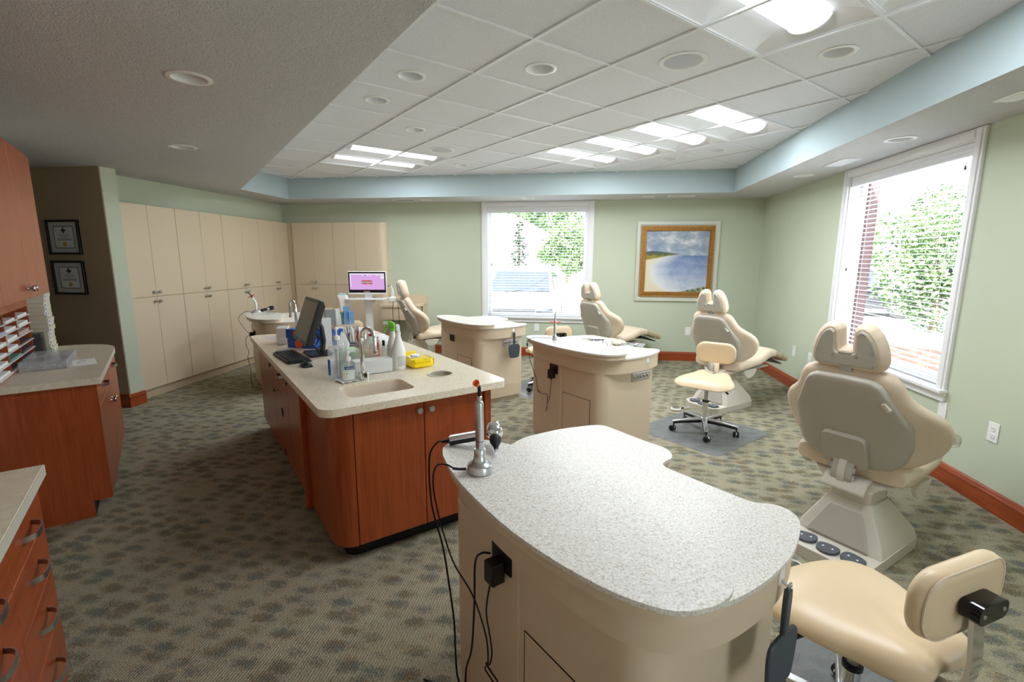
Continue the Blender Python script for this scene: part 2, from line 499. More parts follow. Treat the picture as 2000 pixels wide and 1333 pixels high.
def cr(pts, n=6):
    """Catmull-Rom through points"""
    pts = [Vector(p) for p in pts]; out = []
    for i in range(len(pts) - 1):
        p0 = pts[max(i - 1, 0)]; p1 = pts[i]; p2 = pts[i + 1]; p3 = pts[min(i + 2, len(pts) - 1)]
        for j in range(n):
            t = j / n
            out.append(0.5 * ((2 * p1) + (p2 - p0) * t + (2 * p0 - 5 * p1 + 4 * p2 - p3) * t * t + (3 * p1 - p0 - 3 * p2 + p3) * t ** 3))
    out.append(pts[-1]); return out

def closed_cr(pts, n=4):
    k = len(pts); out = []
    P_ = [Vector(p) for p in pts]
    for i in range(k):
        p0, p1, p2, p3 = P_[i - 1], P_[i], P_[(i + 1) % k], P_[(i + 2) % k]
        for j in range(n):
            t = j / n
            q = 0.5 * ((2 * p1) + (p2 - p0) * t + (2 * p0 - 5 * p1 + 4 * p2 - p3) * t * t + (3 * p1 - p0 - 3 * p2 + p3) * t ** 3)
            out.append(tuple(q))
    return out

def align(p0, p1):
    """matrix taking +z to p0->p1, origin at p0"""
    d = (Vector(p1) - Vector(p0))
    return Matrix.Translation(Vector(p0)) @ d.to_track_quat('Z', 'Y').to_matrix().to_4x4()

def text_obj(name, s, size, m, parent, mw, depth=0.0006):
    cu = bpy.data.curves.new(name, 'FONT'); cu.body = s; cu.size = size; cu.extrude = depth; cu.align_x = 'CENTER'; cu.align_y = 'CENTER'
    tmp = bpy.data.objects.new(name + '_c', cu); COL.objects.link(tmp)
    dg = bpy.context.evaluated_depsgraph_get()
    me = bpy.data.meshes.new_from_object(tmp.evaluated_get(dg))
    bpy.data.objects.remove(tmp); bpy.data.curves.remove(cu)
    me.transform(mw); me.materials.clear(); me.materials.append(M[m])
    return link_obj(name, me, parent)

# ------------------------------------------------------------------ place frames
TH = R(44.5)
E1 = Vector((math.cos(TH), math.sin(TH), 0)); E2 = Vector((-math.sin(TH), math.cos(TH), 0))
def AB(a, b, z=0.0): p = E1 * a + E2 * b; return Vector((p.x, p.y, z))
TI = R(43.0)
I1 = Vector((math.cos(TI), math.sin(TI), 0)); I2 = Vector((-math.sin(TI), math.cos(TI), 0))
def IS(a, b, z=0.0): p = I1 * a + I2 * b; return Vector((p.x, p.y, z))
SOF, TRAY = 2.44, 2.74
XR, YB = 2.605, 7.6

# ------------------------------------------------------------------ room shell
g = G().box(-7.0, -3.2, -0.06, 2.7, 7.7, 0.0); struct(obj('floor', g, 'carpet'))

CAN_S = [(-1.942, 2.28), (-3.195, 3.605), (2.285, 4.07), (2.285, 5.64), (-2.38, 7.24), (-0.82, 7.24), (0.9, 7.24), (-0.75, 0.95)]
tray = [(-4.42, 5.86), (-4.42, 6.9), (1.962, 6.9), (1.962, -0.86), ]
# left edge of the tray follows the 45-degree ceiling grid
g = G()
out = [(-7.0, -3.2), (XR + .1, -3.2), (XR + .1, YB + .1), (-7.0, YB + .1)]
g.prism(out, SOF, SOF + 0.02, holes=[tray] + [circ(x, y, 0.077, 20) for x, y in CAN_S], walls=False, caps=(True, False))
struct(obj('ceiling', g, 'stomp'), 'textured plaster ceiling')
g = G()
for (a, b) in zip(tray, tray[1:] + tray[:1]):
    g.add([(a[0], a[1], SOF), (b[0], b[1], SOF), (b[0], b[1], TRAY), (a[0], a[1], TRAY)], [(0, 1, 2, 3)])
struct(obj('trim_1', g, 'tray_blue'), 'pale blue band around the raised ceiling')

# suspended tile grid
GO = Vector((-0.289, 2.798)); GI = Vector((0.4275, 0.421)); GJ = Vector((-0.4255, 0.4265))
def GR(i, j, z=TRAY): p = GO + GI * i + GJ * j; return Vector((p.x, p.y, z))
FIX = [(3, 0), (3, 1), (3, 2), (3, 3), (0, 5), (0, 6), (0, -2), (0, -3)]
fixcells = {(i + d, j) for i, j in FIX for d in (0, 1)}
CAN_T = [(-1, 1), (-1, 2), (0, 3), (0, 0), (2, -2), (2, 5), (5, 1), (5, 2)]
SPK = [(1, -1), (1, 4)]
holes = {**{c: 0.077 for c in CAN_T}, **{c: 0.118 for c in SPK}}
g = G()
for i in range(-2, 9):
    for j in range(-8, 12):
        if (i, j) in fixcells: continue
        q = [GR(i, j), GR(i + 1, j), GR(i + 1, j + 1), GR(i, j + 1)]
        if max(p.x for p in q) < -4.6 or min(p.x for p in q) > 2.1 or max(p.y for p in q) < -1.1 or min(p.y for p in q) > 7.1: continue
        if (i, j) in holes:
            c = GR(i + .5, j + .5)
            g.prism([(p.x, p.y) for p in q], TRAY, TRAY + .01, holes=[circ(c.x, c.y, holes[(i, j)], 24)], walls=False, caps=(True, False))
        else: g.add(q, [(0, 3, 2, 1)])
struct(obj('ceiling', g, 'tile'), 'white acoustic tile ceiling')
g = G()
def bar(p, q, w, z0, z1):
    d = (q - p); d.z = 0; n = Vector((-d.y, d.x, 0)).normalized() * w / 2
    pts = [p - n, q - n, q + n, p + n]
    g.add([(a.x, a.y, z) for z in (z0, z1) for a in pts], [(0, 3, 2, 1), (4, 5, 6, 7), (0, 1, 5, 4), (1, 2, 6, 5), (2, 3, 7, 6), (3, 0, 4, 7)])
for i in range(-1, 9): bar(GR(i, -7), GR(i, 11), 0.022, TRAY - 0.010, TRAY - 0.001)
for j in range(-7, 12): bar(GR(-2, j), GR(8, j), 0.018, TRAY - 0.008, TRAY - 0.001)
bar(Vector((1.962, -.86, 0)) + Vector((-.026, .026, 0)), Vector((-4.42, 5.86, 0)) + Vector((.018, .018, 0)) * 1.5, 0.05, TRAY - .012, TRAY - .001)
o = struct(obj('trim_2', g, 'white_metal'), 'white metal grid of the tile ceiling')

def wall_hole(name, m, axis, pos, thick, u0, u1, holes, zt=2.84):
    """wall with a window opening; axis 'x' wall lies along x at y=pos"""
    g = G(); hs = [[(h[0], h[2]), (h[1], h[2]), (h[1], h[3]), (h[0], h[3])] for h in holes]
    fn = (lambda u, z, w: (u, pos + w, z)) if axis == 'x' else (lambda u, z, w: (pos + w, u, z))
    g.prism([(u0, 0), (u1, 0), (u1, zt), (u0, zt)], 0, thick, holes=hs, fn=fn)
    return struct(obj(name, g, m))
W1H = (-1.51, 0.08, 0.63, 2.37); W2H = (3.79, 5.345, 0.635, 2.37); W3H = (-1.75, -.2, 0.635, 2.37)  # last opening is added, out of view, to bring in more daylight
wall_hole('wall_back', 'wall_green', 'x', YB, 0.16, -7.0, XR + .16, [W1H])
wall_hole('wall_right', 'wall_green', 'y', XR, 0.16, -3.2, YB, [W2H, W3H])
struct(obj('wall_left', G().box(-5.16, 4.45, 0, -5.0, YB, 2.84), 'wall_green'))
g = G().box(-4.99, 4.232, 0, -4.685, 4.395, SOF)
struct(obj('wall_stub', g, 'wall_green'), 'green end of the short wall beside the tall cabinets')
struct(obj('wall_hall', G().box(-7.0, 4.225, 0, -4.69, 4.24, SOF), 'wall_brown'), 'brown wall with the framed certificates')
g = G().prism([tuple(AB(-1.02, -4.2)[:2]), tuple(AB(-1.02, 5.16)[:2]), tuple(AB(-1.12, 5.16)[:2]), tuple(AB(-1.12, -4.2)[:2])], 0, SOF)
struct(obj('wall_cabinets', g, 'cream_wall'), 'wall behind the cherry cabinets')
struct(obj('wall_front', G().box(-7.0, -3.36, 0, XR + .16, -3.2, 2.84), 'cream_wall'))
struct(obj('wall_end', G().box(-7.16, -3.36, 0, -7.0, YB + .16, 2.84), 'cream_wall'))
struct(obj('roof', G().box(-7.4, -3.6, 3.12, XR + .5, YB + .5, 3.2), 'siding'), 'roof over the room')
g = G().box(-7.16, YB + .001, 2.84, XR + .16, YB + .16, 3.12)
g.box(XR + .001, -3.36, 2.84, XR + .16, YB + .16, 3.12); g.box(-7.16, -3.36, 2.84, XR, -3.2, 3.12); g.box(-7.16, -3.2, 2.84, -7.0, YB, 3.12)
struct(obj('trim_3', g, 'siding'), 'upper wall plate')

BB = [(0, 0), (0.02, 0), (0.02, 0.10), (0.024, 0.104), (0.022, 0.112), (0.015, 0.118), (0.013, 0.130), (0.009, 0.138), (0.0, 0.138)]
def baseboard(name, p, q, m):
    """profile run from p to q, room on the left of p->q"""
    d = (Vector(q) - Vector(p)); L = d.length; d.normalize(); n = Vector((-d.y, d.x))
    rs = []
    for t in (0, L):
        rs.append([(p[0] + d.x * t + n.x * w, p[1] + d.y * t + n.y * w, z) for w, z in BB])
    return struct(obj(name, G().rings(rs), m, smooth=30))
baseboard('baseboard_back', (XR, YB), (-2.4, YB), 'cherry_x')
baseboard('baseboard_right', (XR, -3.2), (XR, YB - .02), 'cherry_h')
baseboard('baseboard_stub', (-4.685, 4.395), (-4.685, 4.203), 'cherry_h')
baseboard('baseboard_hall', (-4.68, 4.225), (-6.9, 4.225), 'cherry_x')

# ------------------------------------------------------------------ windows and blinds
def window(name, axis, pos, hole, label):
    """white casing, stool and apron, jamb lining, sash and one glass pane"""
    u0, u1, z0, z1 = hole
    sgn = -1
    f = (lambda u, z, w: (u, pos + w, z)) if axis == 'x' else (lambda u, z, w: (pos + w, u, z))
    def bx(g, a, b, c, d, w0, w1):
        p = [f(u, z, w) for w in (w0, w1) for z in (c, d) for u in (a, b)]
        g.add(p, [(0, 2, 3, 1), (4, 5, 7, 6), (0, 1, 5, 4), (2, 6, 7, 3), (0, 4, 6, 2), (1, 3, 7, 5)])
    g = G(); c = 0.082
    for a, b in ((u0 - c, u0), (u1, u1 + c)):
        bx(g, a, b, z0 - .03, 2.438, -0.022, 0.001)
        bx(g, a + .02, b - .02, z0 - .03, 2.43, -0.030, -0.02)
    bx(g, u0 - .0, u1, z1, 2.438, -0.022, 0.001); bx(g, u0, u1, z1 + .01, 2.42, -.03, -.02)
    root = struct(obj(name, g, 'white_trim', bevel=0.004), label)
    g = G(); bx(g, u0 - c - .015, u1 + c + .015, z0 - .012, z0 + .012, -0.055, 0.0)
    bx(g, u0 - c - .008, u1 + c + .008, z0 - .03, z0 - .012, -0.036, 0.0)
    bx(g, u0 - c, u1 + c, z0 - .075, z0 - .03, -0.02, 0.0)
    obj('window_sill', g, 'white_trim', root, bevel=0.004)
    g = G()
    bx(g, u0, u0 + .012, z0, z1, 0.0, .16); bx(g, u1 - .012, u1, z0, z1, 0.0, .16)
    bx(g, u0 + .012, u1 - .012, z0, z0 + .012, 0.0, .16); bx(g, u0 + .012, u1 - .012, z1 - .012, z1, 0.0, .16)
    obj('jamb', g, 'white_trim', root)
    g = G(); s = .05
    bx(g, u0 + .012, u0 + .012 + s, z0 + .012, z1 - .012, .1, .135); bx(g, u1 - .012 - s, u1 - .012, z0 + .012, z1 - .012, .1, .135)
    bx(g, u0 + .012 + s, u1 - .012 - s, z0 + .012, z0 + .012 + s, .1, .135); bx(g, u0 + .012 + s, u1 - .012 - s, z1 - .012 - s, z1 - .012, .1, .135)
    obj('sash', g, 'white_plastic', root, bevel=.003)
    g = G(); bx(g, u0 + .06, u1 - .06, z0 + .06, z1 - .06, .115, .119)
    obj('glass_pane', g, 'glass', root)

def blind(label, axis, pos, hole, tilt, flip):
    u0, u1, z0, z1 = hole
    u0 += .016; u1 -= .016; z0 += .014; z1 -= .014
    if axis == 'x': t = thing('window_blind', label, 'window blind', ((u0 + u1) / 2, pos, z0), 0, None)
    else: t = thing('window_blind', label, 'window blind', (pos, (u0 + u1) / 2, z0), R(-90), None)
    # local: x along window, y outwards, z up ; for the right wall local y = +X
    h = (u1 - u0) / 2; H = z1 - z0
    g = G().rings([[(s * h, y, z) for y, z in [(0.0, H - .085), (-.012, H - .083), (-.014, H - .07), (-.009, H - .055), (-.013, H - .04), (-.009, H - .02), (-.014, H - .008), (-.012, H), (0.0, H)]] for s in (-1, 1)])
    obj('valance', g, 'blind', t)
    g = G().box(-h + .004, .004, H - .05, h - .004, .055, H - .004); obj('head_rail', g, 'white_metal', t)
    g = G(); n = 39; zz0 = 0.045; zz1 = H - .075
    for k in range(n):
        z = zz0 + (zz1 - zz0) * k / (n - 1)
        T = Matrix.Translation((0, .034, z)) @ Matrix.Rotation(tilt, 4, 'X')
        pr = [(-.0235, 0.0), (0.0, .0028), (.0235, 0.0), (.0235, -.0022), (0, .0006), (-.0235, -.0022)]
        g.rings([[T @ Vector((s * (h - .006), y, q)) for y, q in pr] for s in (-1, 1)])
    obj('slats', g, 'blind', t)
    obj('bottom_rail', G().box(-h + .006, .012, .008, h - .006, .056, .026), 'blind', t, bevel=.004)
    g = G()
    for x in (-h * .72, -h * .02, h * .68):
        for y in (.010, .058): g.tube([(x, y, .02), (x, y, H - .05)], .0009, 5)
    obj('ladder_cords', g, 'blind', t)
    xs = -1 if flip else 1
    g = G().tube([(xs * h * .88, .004, H - .06), (xs * h * .885, .003, .85)], .0013, 5); g.tube([(xs * h * .91, .004, H - .06), (xs * h * .905, .003, .85)], .0013, 5)
    g.tube([(xs * h * .9, .006, H - .06), (xs * h * .875, .002, H - .14)], .0014, 5)
    obj('pull_cord', g, 'blind', t)
    g = G()
    for x, z in ((xs * h * .885, .84), (xs * h * .905, .838), (xs * h * .875, H - .155), (-xs * h * .93, .82)):
        g.lathe([(.003, .03), (.007, .018), (.008, 0), (.002, -.002)], (x, .003, z - .012), 10)
    obj('cord_tassels', g, 'dark_grey', t, smooth=40)
    return t

window('window_1', 'x', YB, W1H, 'white trimmed window in the back wall')
window('window_2', 'y', XR, W2H, 'white trimmed window in the right wall')
window('window_added', 'y', XR, W3H, 'unseen window added behind the camera to let daylight reach the left side')  # added out of view to brighten the left ceiling and cabinets
blind('white slatted blind in the back wall window with the parked car outside', 'x', YB + .02, W1H, R(2), False)
blind('white slatted blind in the tall right hand window with bushes outside', 'y', XR + .02, W2H, R(-2), False)

# ------------------------------------------------------------------ ceiling fittings
def troffer(i, j, label):
    c = GR(i + 1, j + .5); t = thing('ceiling_light', label, 'ceiling light', (c.x, c.y, TRAY), math.atan2(GI.y, GI.x), 'fluorescent troffers in the tile grid')
    L, W = 0.590, 0.290; d = 0.11
    g = G()  # frame rim
    for a, b, cc, dd in ((-L - .004, -W - .004, L + .004, -W + .006), (-L - .004, W - .006, L + .004, W + .004), (-L - .004, -W, -L + .006, W), (L - .006, -W, L + .004, W)):
        g.box(a, b, -.004, cc, dd, .006)
    obj('frame', g, 'white_metal', t)
    # curved reflector wings plus sloping ends, one folded sheet
    prof = [(-W, .0), (-W * .86, .028), (-W * .62, .055), (-W * .42, .072), (-.10, .085), (-.10, d), (.10, d), (.10, .085), (W * .42, .072), (W * .62, .055), (W * .86, .028), (W, .0)]
    rs = [[(x, y, z) for y, z in prof] for x in (-L * .86, L * .86)]
    g = G().rings(rs, False, False, closed=False)
    for s in (-1, 1):
        inner = [(s * L * .86, y, z) for y, z in prof]
        rim = [(s * L, y, .0) for y, z in prof]
        g.rings([inner, rim] if s > 0 else [rim, inner], False, False, closed=False)
    obj('reflector', g, 'white_metal', t, smooth=50)
    # basket diffuser: half-round lens hanging in the middle
    pr = [(.105 * math.cos(a), .062 - .052 * math.sin(a)) for a in [PI * k / 14 for k in range(15)]]
    g = G().rings([[(x, y, z) for y, z in pr] for x in (-L * .86, L * .86)], True, True)
    obj('diffuser', g, 'lamp', t, smooth=50)
    g = G()
    for s in (-1, 1):
        pr2 = [(.112 * math.cos(a), .064 - .060 * math.sin(a)) for a in [PI * k / 14 for k in range(15)]]
        g.rings([[(s * L * .862, y, z) for y, z in pr2], [(s * L * .885, y, z) for y, z in pr2]])
    obj('end_cap', g, 'white_plastic', t)
    la = bpy.data.lights.new('lamp', 'AREA'); la.shape = 'RECTANGLE'; la.size = .98; la.size_y = .17; la.energy = LAMPW; la.color = (.90, .955, 1.0)
    lo = bpy.data.objects.new('lamp', la); COL.objects.link(lo); lo.parent = t; lo.location = (0, 0, -.0015)
    return t
LAMPW = 18.0
FL = ['fluorescent ceiling light nearest the right edge of the middle row of four', 'fluorescent ceiling light second from the right in the middle row of four',
      'fluorescent ceiling light third from the right in the middle row of four', 'fluorescent ceiling light at the left end of the middle row of four',
      'upper of the two fluorescent ceiling lights on the far left over the tall cabinets', 'lower of the two fluorescent ceiling lights on the far left, nearest the blue band',
      'large fluorescent ceiling light cut by the top edge of the photo', 'fluorescent ceiling light in the top right corner, only its end showing']
t0 = troffer(*FIX[0], FL[0])
for (i, j), lb in list(zip(FIX, FL))[1:]:
    c = GR(i + 1, j + .5); dup(t0, (c.x, c.y, TRAY), None, lb)

def can(loc, label):
    t = thing('recessed_downlight', label, 'recessed light', loc, 0, 'round recessed downlights, unlit')
    g = G().lathe([(.073, .004), (.098, .0), (.100, -.004), (.080, -.007), (.073, -.002)], n=32, caps=False); g2 = G()
    obj('trim_ring', g, 'white_plastic', t, smooth=40)
    n = 32
    rs = [[(r * math.cos(2 * PI * i / n), r * math.sin(2 * PI * i / n), z) for i in range(n)] for r, z in ((.074, -.002), (.066, .05), (.055, .09), (.035, .105), (.001, .11))]
    g2.rings(rs, False, True); obj('baffle', g2, 'white_metal', t, smooth=50)
    return t
CL = ['unlit round downlight in the left plaster ceiling, nearer the camera', 'unlit round downlight in the left plaster ceiling, farther one near the green stub wall',
      'unlit round downlight in the right soffit above the window', 'unlit round downlight in the right soffit near the back corner',
      'unlit round downlight in the back soffit over the tall cabinets', 'unlit round downlight in the back soffit over the window', 'unlit round downlight in the back soffit over the painting', 'unlit round downlight in the plaster ceiling above the camera']
CTL = ['unlit round downlight in the tile by the ceiling edge, nearer one of the pair', 'unlit round downlight in the tile by the ceiling edge, farther one of the pair',
       'unlit round downlight in the tiles just in front of the left fluorescent pair', 'unlit round downlight in the tiles left of the nearer round speaker',
       'unlit round downlight in the tile beside the large top fluorescent light', 'unlit round downlight in the tiles right of the left fluorescent pair',
       'unlit round downlight in the tiles at the right end of the middle light row', 'unlit round downlight in the tiles by the blue band below the middle light row']
c0 = None
for (x, y), lb in zip(CAN_S[:-1], CL):
    if c0 is None: c0 = can((x, y, SOF), lb)
    else: dup(c0, (x, y, SOF), None, lb)
dup(c0, (CAN_S[-1][0], CAN_S[-1][1], SOF), None, CL[-1])
for (i, j), lb in zip(CAN_T, CTL): dup(c0, GR(i + .5, j + .5), None, lb)
def speaker(c, label):
    t = thing('ceiling_speaker', label, 'ceiling speaker', c, 0, 'round ceiling speakers')
    obj('ring', G().lathe([(.112, .004), (.138, .0), (.140, -.005), (.128, -.009), (.112, -.006)], n=36, caps=False), 'white_plastic', t, smooth=40)
    obj('grille', G().lathe([(.001, -.010), (.06, -.009), (.114, -.006), (.114, .002), (.001, .002)], n=36), mat('speaker mesh', S(196, 198, 204), 0.6), t, smooth=40)
    return t
s0 = speaker(GR(1.5, -.5), 'larger looking round ceiling speaker with grey grille beside the top fluorescent light')
dup(s0, GR(1.5, 4.5), None, 'round ceiling speaker with grey grille beside the left fluorescent pair')

def vent(x, y, rot, label):
    t = thing('ceiling_vent', label, 'air vent', (x, y, SOF), rot, 'soffit air vents')
    g = G()
    for a in ((-.18, -.08, .18, -.06), (-.18, .06, .18, .08), (-.18, -.06, -.16, .06), (.16, -.06, .18, .06)): g.box(a[0], a[1], -.008, a[2], a[3], 0)
    obj('frame', g, 'white_metal', t)
    obj('backing', G().box(-.16, -.06, -.002, .16, .06, 0), 'dark_grey', t)
    g = G()
    for k in range(13):
        x = -.15 + .025 * k
        T = Matrix.Translation((x, 0, -.004)) @ Matrix.Rotation(R(40), 4, 'Y'); g.box(-.008, -.06, -.0006, .008, .06, .0006, T)
    obj('louvres', g, 'white_metal', t)
    return t
v0 = vent(2.31, 4.92, R(90), 'white louvred vent in the right soffit over the window')
dup(v0, (-2.72, 7.24, SOF), 0, 'white louvred vent in the back soffit over the tall cabinets')
dup(v0, (1.35, 7.24, SOF), 0, 'white louvred vent in the back soffit right of the painting')
t = thing('soffit_plate', 'white flat plate on the right soffit at the photo edge', 'ceiling plate', (2.29, 3.10, SOF), R(90))
obj('plate', G().prism(rrect(-.10, -.06, .10, .06, .03), -.008, .004), 'white_plastic', t)
obj('grille', G().box(-.05, -.03, -.0105, .05, .03, -.008), 'white_metal', t)

# ------------------------------------------------------------------ wall plates
def plate(loc, rotz, label, kind):
    t = thing('outlet_plate' if kind == 'outlet' else 'blank_wall_plate', label, 'wall outlet' if kind == 'outlet' else 'wall plate', loc, rotz)
    obj('cover', G().box(-.040, -.006, -.063, .040, 0, .063), 'white_plastic', t, bevel=.003)
    if kind == 'outlet':
        for z in (.022, -.022):
            o = obj('socket', G().prism(rrect(-.017, -.015, .017, .015, .009), 0, .003, fn=lambda u, v, w, z=z: (u, -.006 - w, v + z)), 'white_plastic', t, smooth=30)
            g = G().box(-.008, -.0096, z + .001, -.0055, -.009, z + .009); g.box(.0055, -.0096, z + .001, .008, -.009, z + .009); g.box(-.002, -.0096, z - .009, .002, -.009, z - .005)
            obj('slots', g, 'dark_grey', o)
    else:
        g = G()
        for z in (.042, -.042): g.tube([(0, -.0055, z), (0, -.0075, z)], .003, 8)
        obj('screws', g, 'alu', t)
    return t
plate((-.70, YB, .47), 0, 'white blank wall plate under the back window', 'blank')
plate((1.645, YB, .465), 0, 'white blank wall plate on the back wall behind the headrest chair by the painting', 'blank')
plate((XR, 6.175, .458), R(-90), 'white blank wall plate on the right wall nearest the back corner', 'blank')
plate((XR, 5.76, .456), R(-90), 'white outlet on the right wall left of the tall window', 'outlet')
plate((XR, 3.715, .494), R(-90), 'white blank wall plate below the right corner of the tall window', 'blank')
plate((XR, 3.277, .492), R(-90), 'white double outlet on the right wall at the photo edge', 'outlet')
# ------------------------------------------------------------------ framed pictures
t = thing('seascape_painting', 'square seascape painting in a gilt and silver frame on the back wall', 'painting', (1.408, YB - .005, 1.525))
def sqring(g, o, i, y0, y1, sl=0.0):
    a = [(-o, -o), (o, -o), (o, o), (-o, o)]; b = [(-i, -i), (i, -i), (i, i), (-i, i)]
    A = [(x, y0, z) for x, z in a]; B = [(x, y1, z) for x, z in a]; Cc = [(x, y1 - sl, z) for x, z in b]; D = [(x, y0, z) for x, z in b]
    g.rings([A, B, Cc, D], False, False)
g = G(); sqring(g, .595, .575, 0, -.028); sqring(g, .577, .552, 0, -.022); sqring(g, .552, .528, 0, -.012, -.006)
obj('outer_frame', g, 'silver_frame', t)
g = G(); sqring(g, .530, .512, 0, -.034); sqring(g, .512, .500, 0, -.026); sqring(g, .500, .462, 0, -.036, .01); sqring(g, .466, .453, 0, -.022)
obj('inner_frame', g, 'gilt', t)
o = obj('canvas', G().add([(0, 0, 0), (.908, 0, 0), (.908, 0, .908), (0, 0, .908)], [(0, 1, 2, 3)]), 'seascape', t); o.location = (-.454, -.016, -.454)

def certificate(loc, label, w, h):
    t = thing('framed_certificate', label, 'framed certificate', loc)
    g = G()
    for a in ((-w, -h, w, -h + .022), (-w, h - .022, w, h), (-w, -h + .022, -w + .022, h - .022), (w - .022, -h + .022, w, h - .022)): g.box(a[0], -.022, a[1], a[2], 0, a[3])
    obj('frame', g, 'black_frame', t, bevel=.003)
    obj('mat_board', G().box(-w + .02, -.008, -h + .02, w - .02, 0, h - .02), 'mat_board', t)
    iw, ih = w * .58, h * .6
    g = G()
    for a in ((-iw - .006, -ih - .006, iw + .006, -ih), (-iw - .006, ih, iw + .006, ih + .006), (-iw - .006, -ih, -iw, ih), (iw, -ih, iw + .006, ih)): g.box(a[0], -.0088, a[1], a[2], -.008, a[3])
    obj('border', g, 'dark_text', t)
    obj('sheet', G().box(-iw, -.0086, -ih, iw, -.008, ih), 'paper', t)
    st = [(0, .042), (.010, .016), (.036, .004), (.012, -.006), (.004, -.024), (-.004, -.024), (-.012, -.006), (-.036, .004), (-.010, .016)]
    obj('emblem', G().prism(st, 0, .0008, fn=lambda u, v, q: (u, -.0088 - q, v + ih * .62)), 'dark_text', t)
    g = G()
    for k, (z, ww) in enumerate(((.26, .5), (.12, .62), (.02, .35), (-.12, .8), (-.2, .75), (-.28, .8))): g.box(-iw * ww, -.0094, ih * z - .0025, iw * ww, -.0088, ih * z + .0025)
    obj('print_lines', g, 'grey_text', t)
    obj('seal', G().prism(circ(0, -ih * .66, .022, 16), 0, .001, fn=lambda u, v, q: (u, -.0088 - q, v)), 'gold_seal', t)
certificate((-5.185, 4.222, 1.762), 'upper black framed certificate on the brown wall', .19, .172)
certificate((-5.19, 4.222, 1.357), 'lower black framed certificate on the brown wall', .19, .172)
# ------------------------------------------------------------------ knobs and pulls
def knob(parent, p, d):
    """turned steel knob; d is the outward direction"""
    p = Vector(p); T = align(p, p + Vector(d))
    g = G().lathe([(.011, 0), (.0075, .003), (.006, .012), (.009, .017), (.0165, .021), (.0175, .027), (.014, .031), (.001, .032)], n=16, T=T)
    return obj('knob', g, 'steel', parent, smooth=40)
def pull(parent, p, along, d, L=.11, m='steel'):
    """flat bow pull"""
    p = Vector(p); a = Vector(along).normalized(); d = Vector(d).normalized(); u = a.cross(d)
    g = G(); rs = []
    for t in [k / 12 for k in range(13)]:
        x = (t - .5) * L; h = .030 * (1 - (2 * t - 1) ** 4) + .002
        c = p + a * x + d * h; w = .008 + .0025 * math.cos((t - .5) * PI)
        rs.append([c + u * w - d * .002, c + u * w + d * .002, c - u * w + d * .002, c - u * w - d * .002])
    g.rings(rs)
    return obj('handle', g, m, parent, smooth=30)

# ------------------------------------------------------------------ tall beige cabinets
def tall_unit(label, loc, rot, w, depth, kickd=.03):
    t = thing('tall_cabinet', label, 'cabinet', loc, rot, 'tall beige cabinets')
    g = G().box(.002, .019, .10, w - .002, depth, 2.132)
    obj('body', g, 'laminate', t)
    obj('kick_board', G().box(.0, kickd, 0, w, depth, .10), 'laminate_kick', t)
    h = w / 2
    for k, (x0, x1) in enumerate(((.0025, h - .0015), (h + .0015, w - .0025))):
        for z0, z1, up in ((1.131, 2.132, 1), (.104, 1.127, 0)):
            d = obj('door', G().box(x0, 0, z0, x1, .0175, z1), 'laminate', t, bevel=.0015, seg=1)
            knob(d, (h + (-.032 if k == 0 else .032), 0, z0 + .05 if up else z1 - .05), (0, -1, 0))
    return t
ang = math.atan2(3.11, -.11); L0 = Vector((-4.758, 4.395)); dr = Vector((math.cos(ang), math.sin(ang)))
TLB = ['tall beige cabinet nearest the green stub wall', 'second tall beige cabinet from the green stub wall', 'third tall beige cabinet from the green stub wall', 'tall beige cabinet of the left run nearest the room corner']
for k in range(4):
    p = L0 + dr * (.775 * k); tall_unit(TLB[k], (p.x, p.y, 0), ang, .775, .118)
tall_unit('tall beige cabinet in the corner of the back wall', (-4.76, 7.45, 0), 0, .715, .148)
tall_unit('tall beige cabinet on the back wall behind the scanner monitor', (-4.045, 7.45, 0), 0, .745, .148)
t = thing('curved_end_panel', 'curved beige end panel closing the back cabinet run', 'cabinet end', (-3.30, 7.45, 0))
prof = [(0, 0), (.05, 0)] + [(.05 + .095 * math.sin(a), .095 - .095 * math.cos(a)) for a in [PI / 2 * k / 10 for k in range(1, 11)]] + [(.145, .148), (0, .148)]
obj('panel', G().prism(prof, .10, 2.132), 'laminate', t, smooth=30)
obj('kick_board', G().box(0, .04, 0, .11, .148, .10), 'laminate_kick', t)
t = thing('corner_filler', 'narrow beige filler strip between the two tall cabinet runs', 'cabinet filler', (-4.868, 7.50, 0))
obj('strip', G().box(0, -.005, .10, .104, .098, 2.13), 'laminate', t)
obj('kick_board', G().box(0, .03, 0, .10, .098, .10), 'laminate_kick', t)

# small wall desk in the corner
t = thing('wall_desk', 'beige wall mounted desk top beside the back cabinets', 'desk', (-3.14, 7.6, 0))
obj('desk_top', G().prism([(0, -.48), (.44, -.48), (.62, -.20), (.62, -.001), (0, -.001)], .80, .838), 'laminate', t, bevel=.004)
obj('backsplash', G().box(.0, -.019, .838, .62, -.001, .965), 'laminate', t, bevel=.002)
obj('apron', G().prism([(.02, -.46), (.42, -.46), (.58, -.20), (.58, -.18), (.41, -.44), (.02, -.44)], .60, .80), 'laminate', t)
obj('side_panel', G().box(.60, -.19, .56, .618, -.001, .80), 'laminate', t)

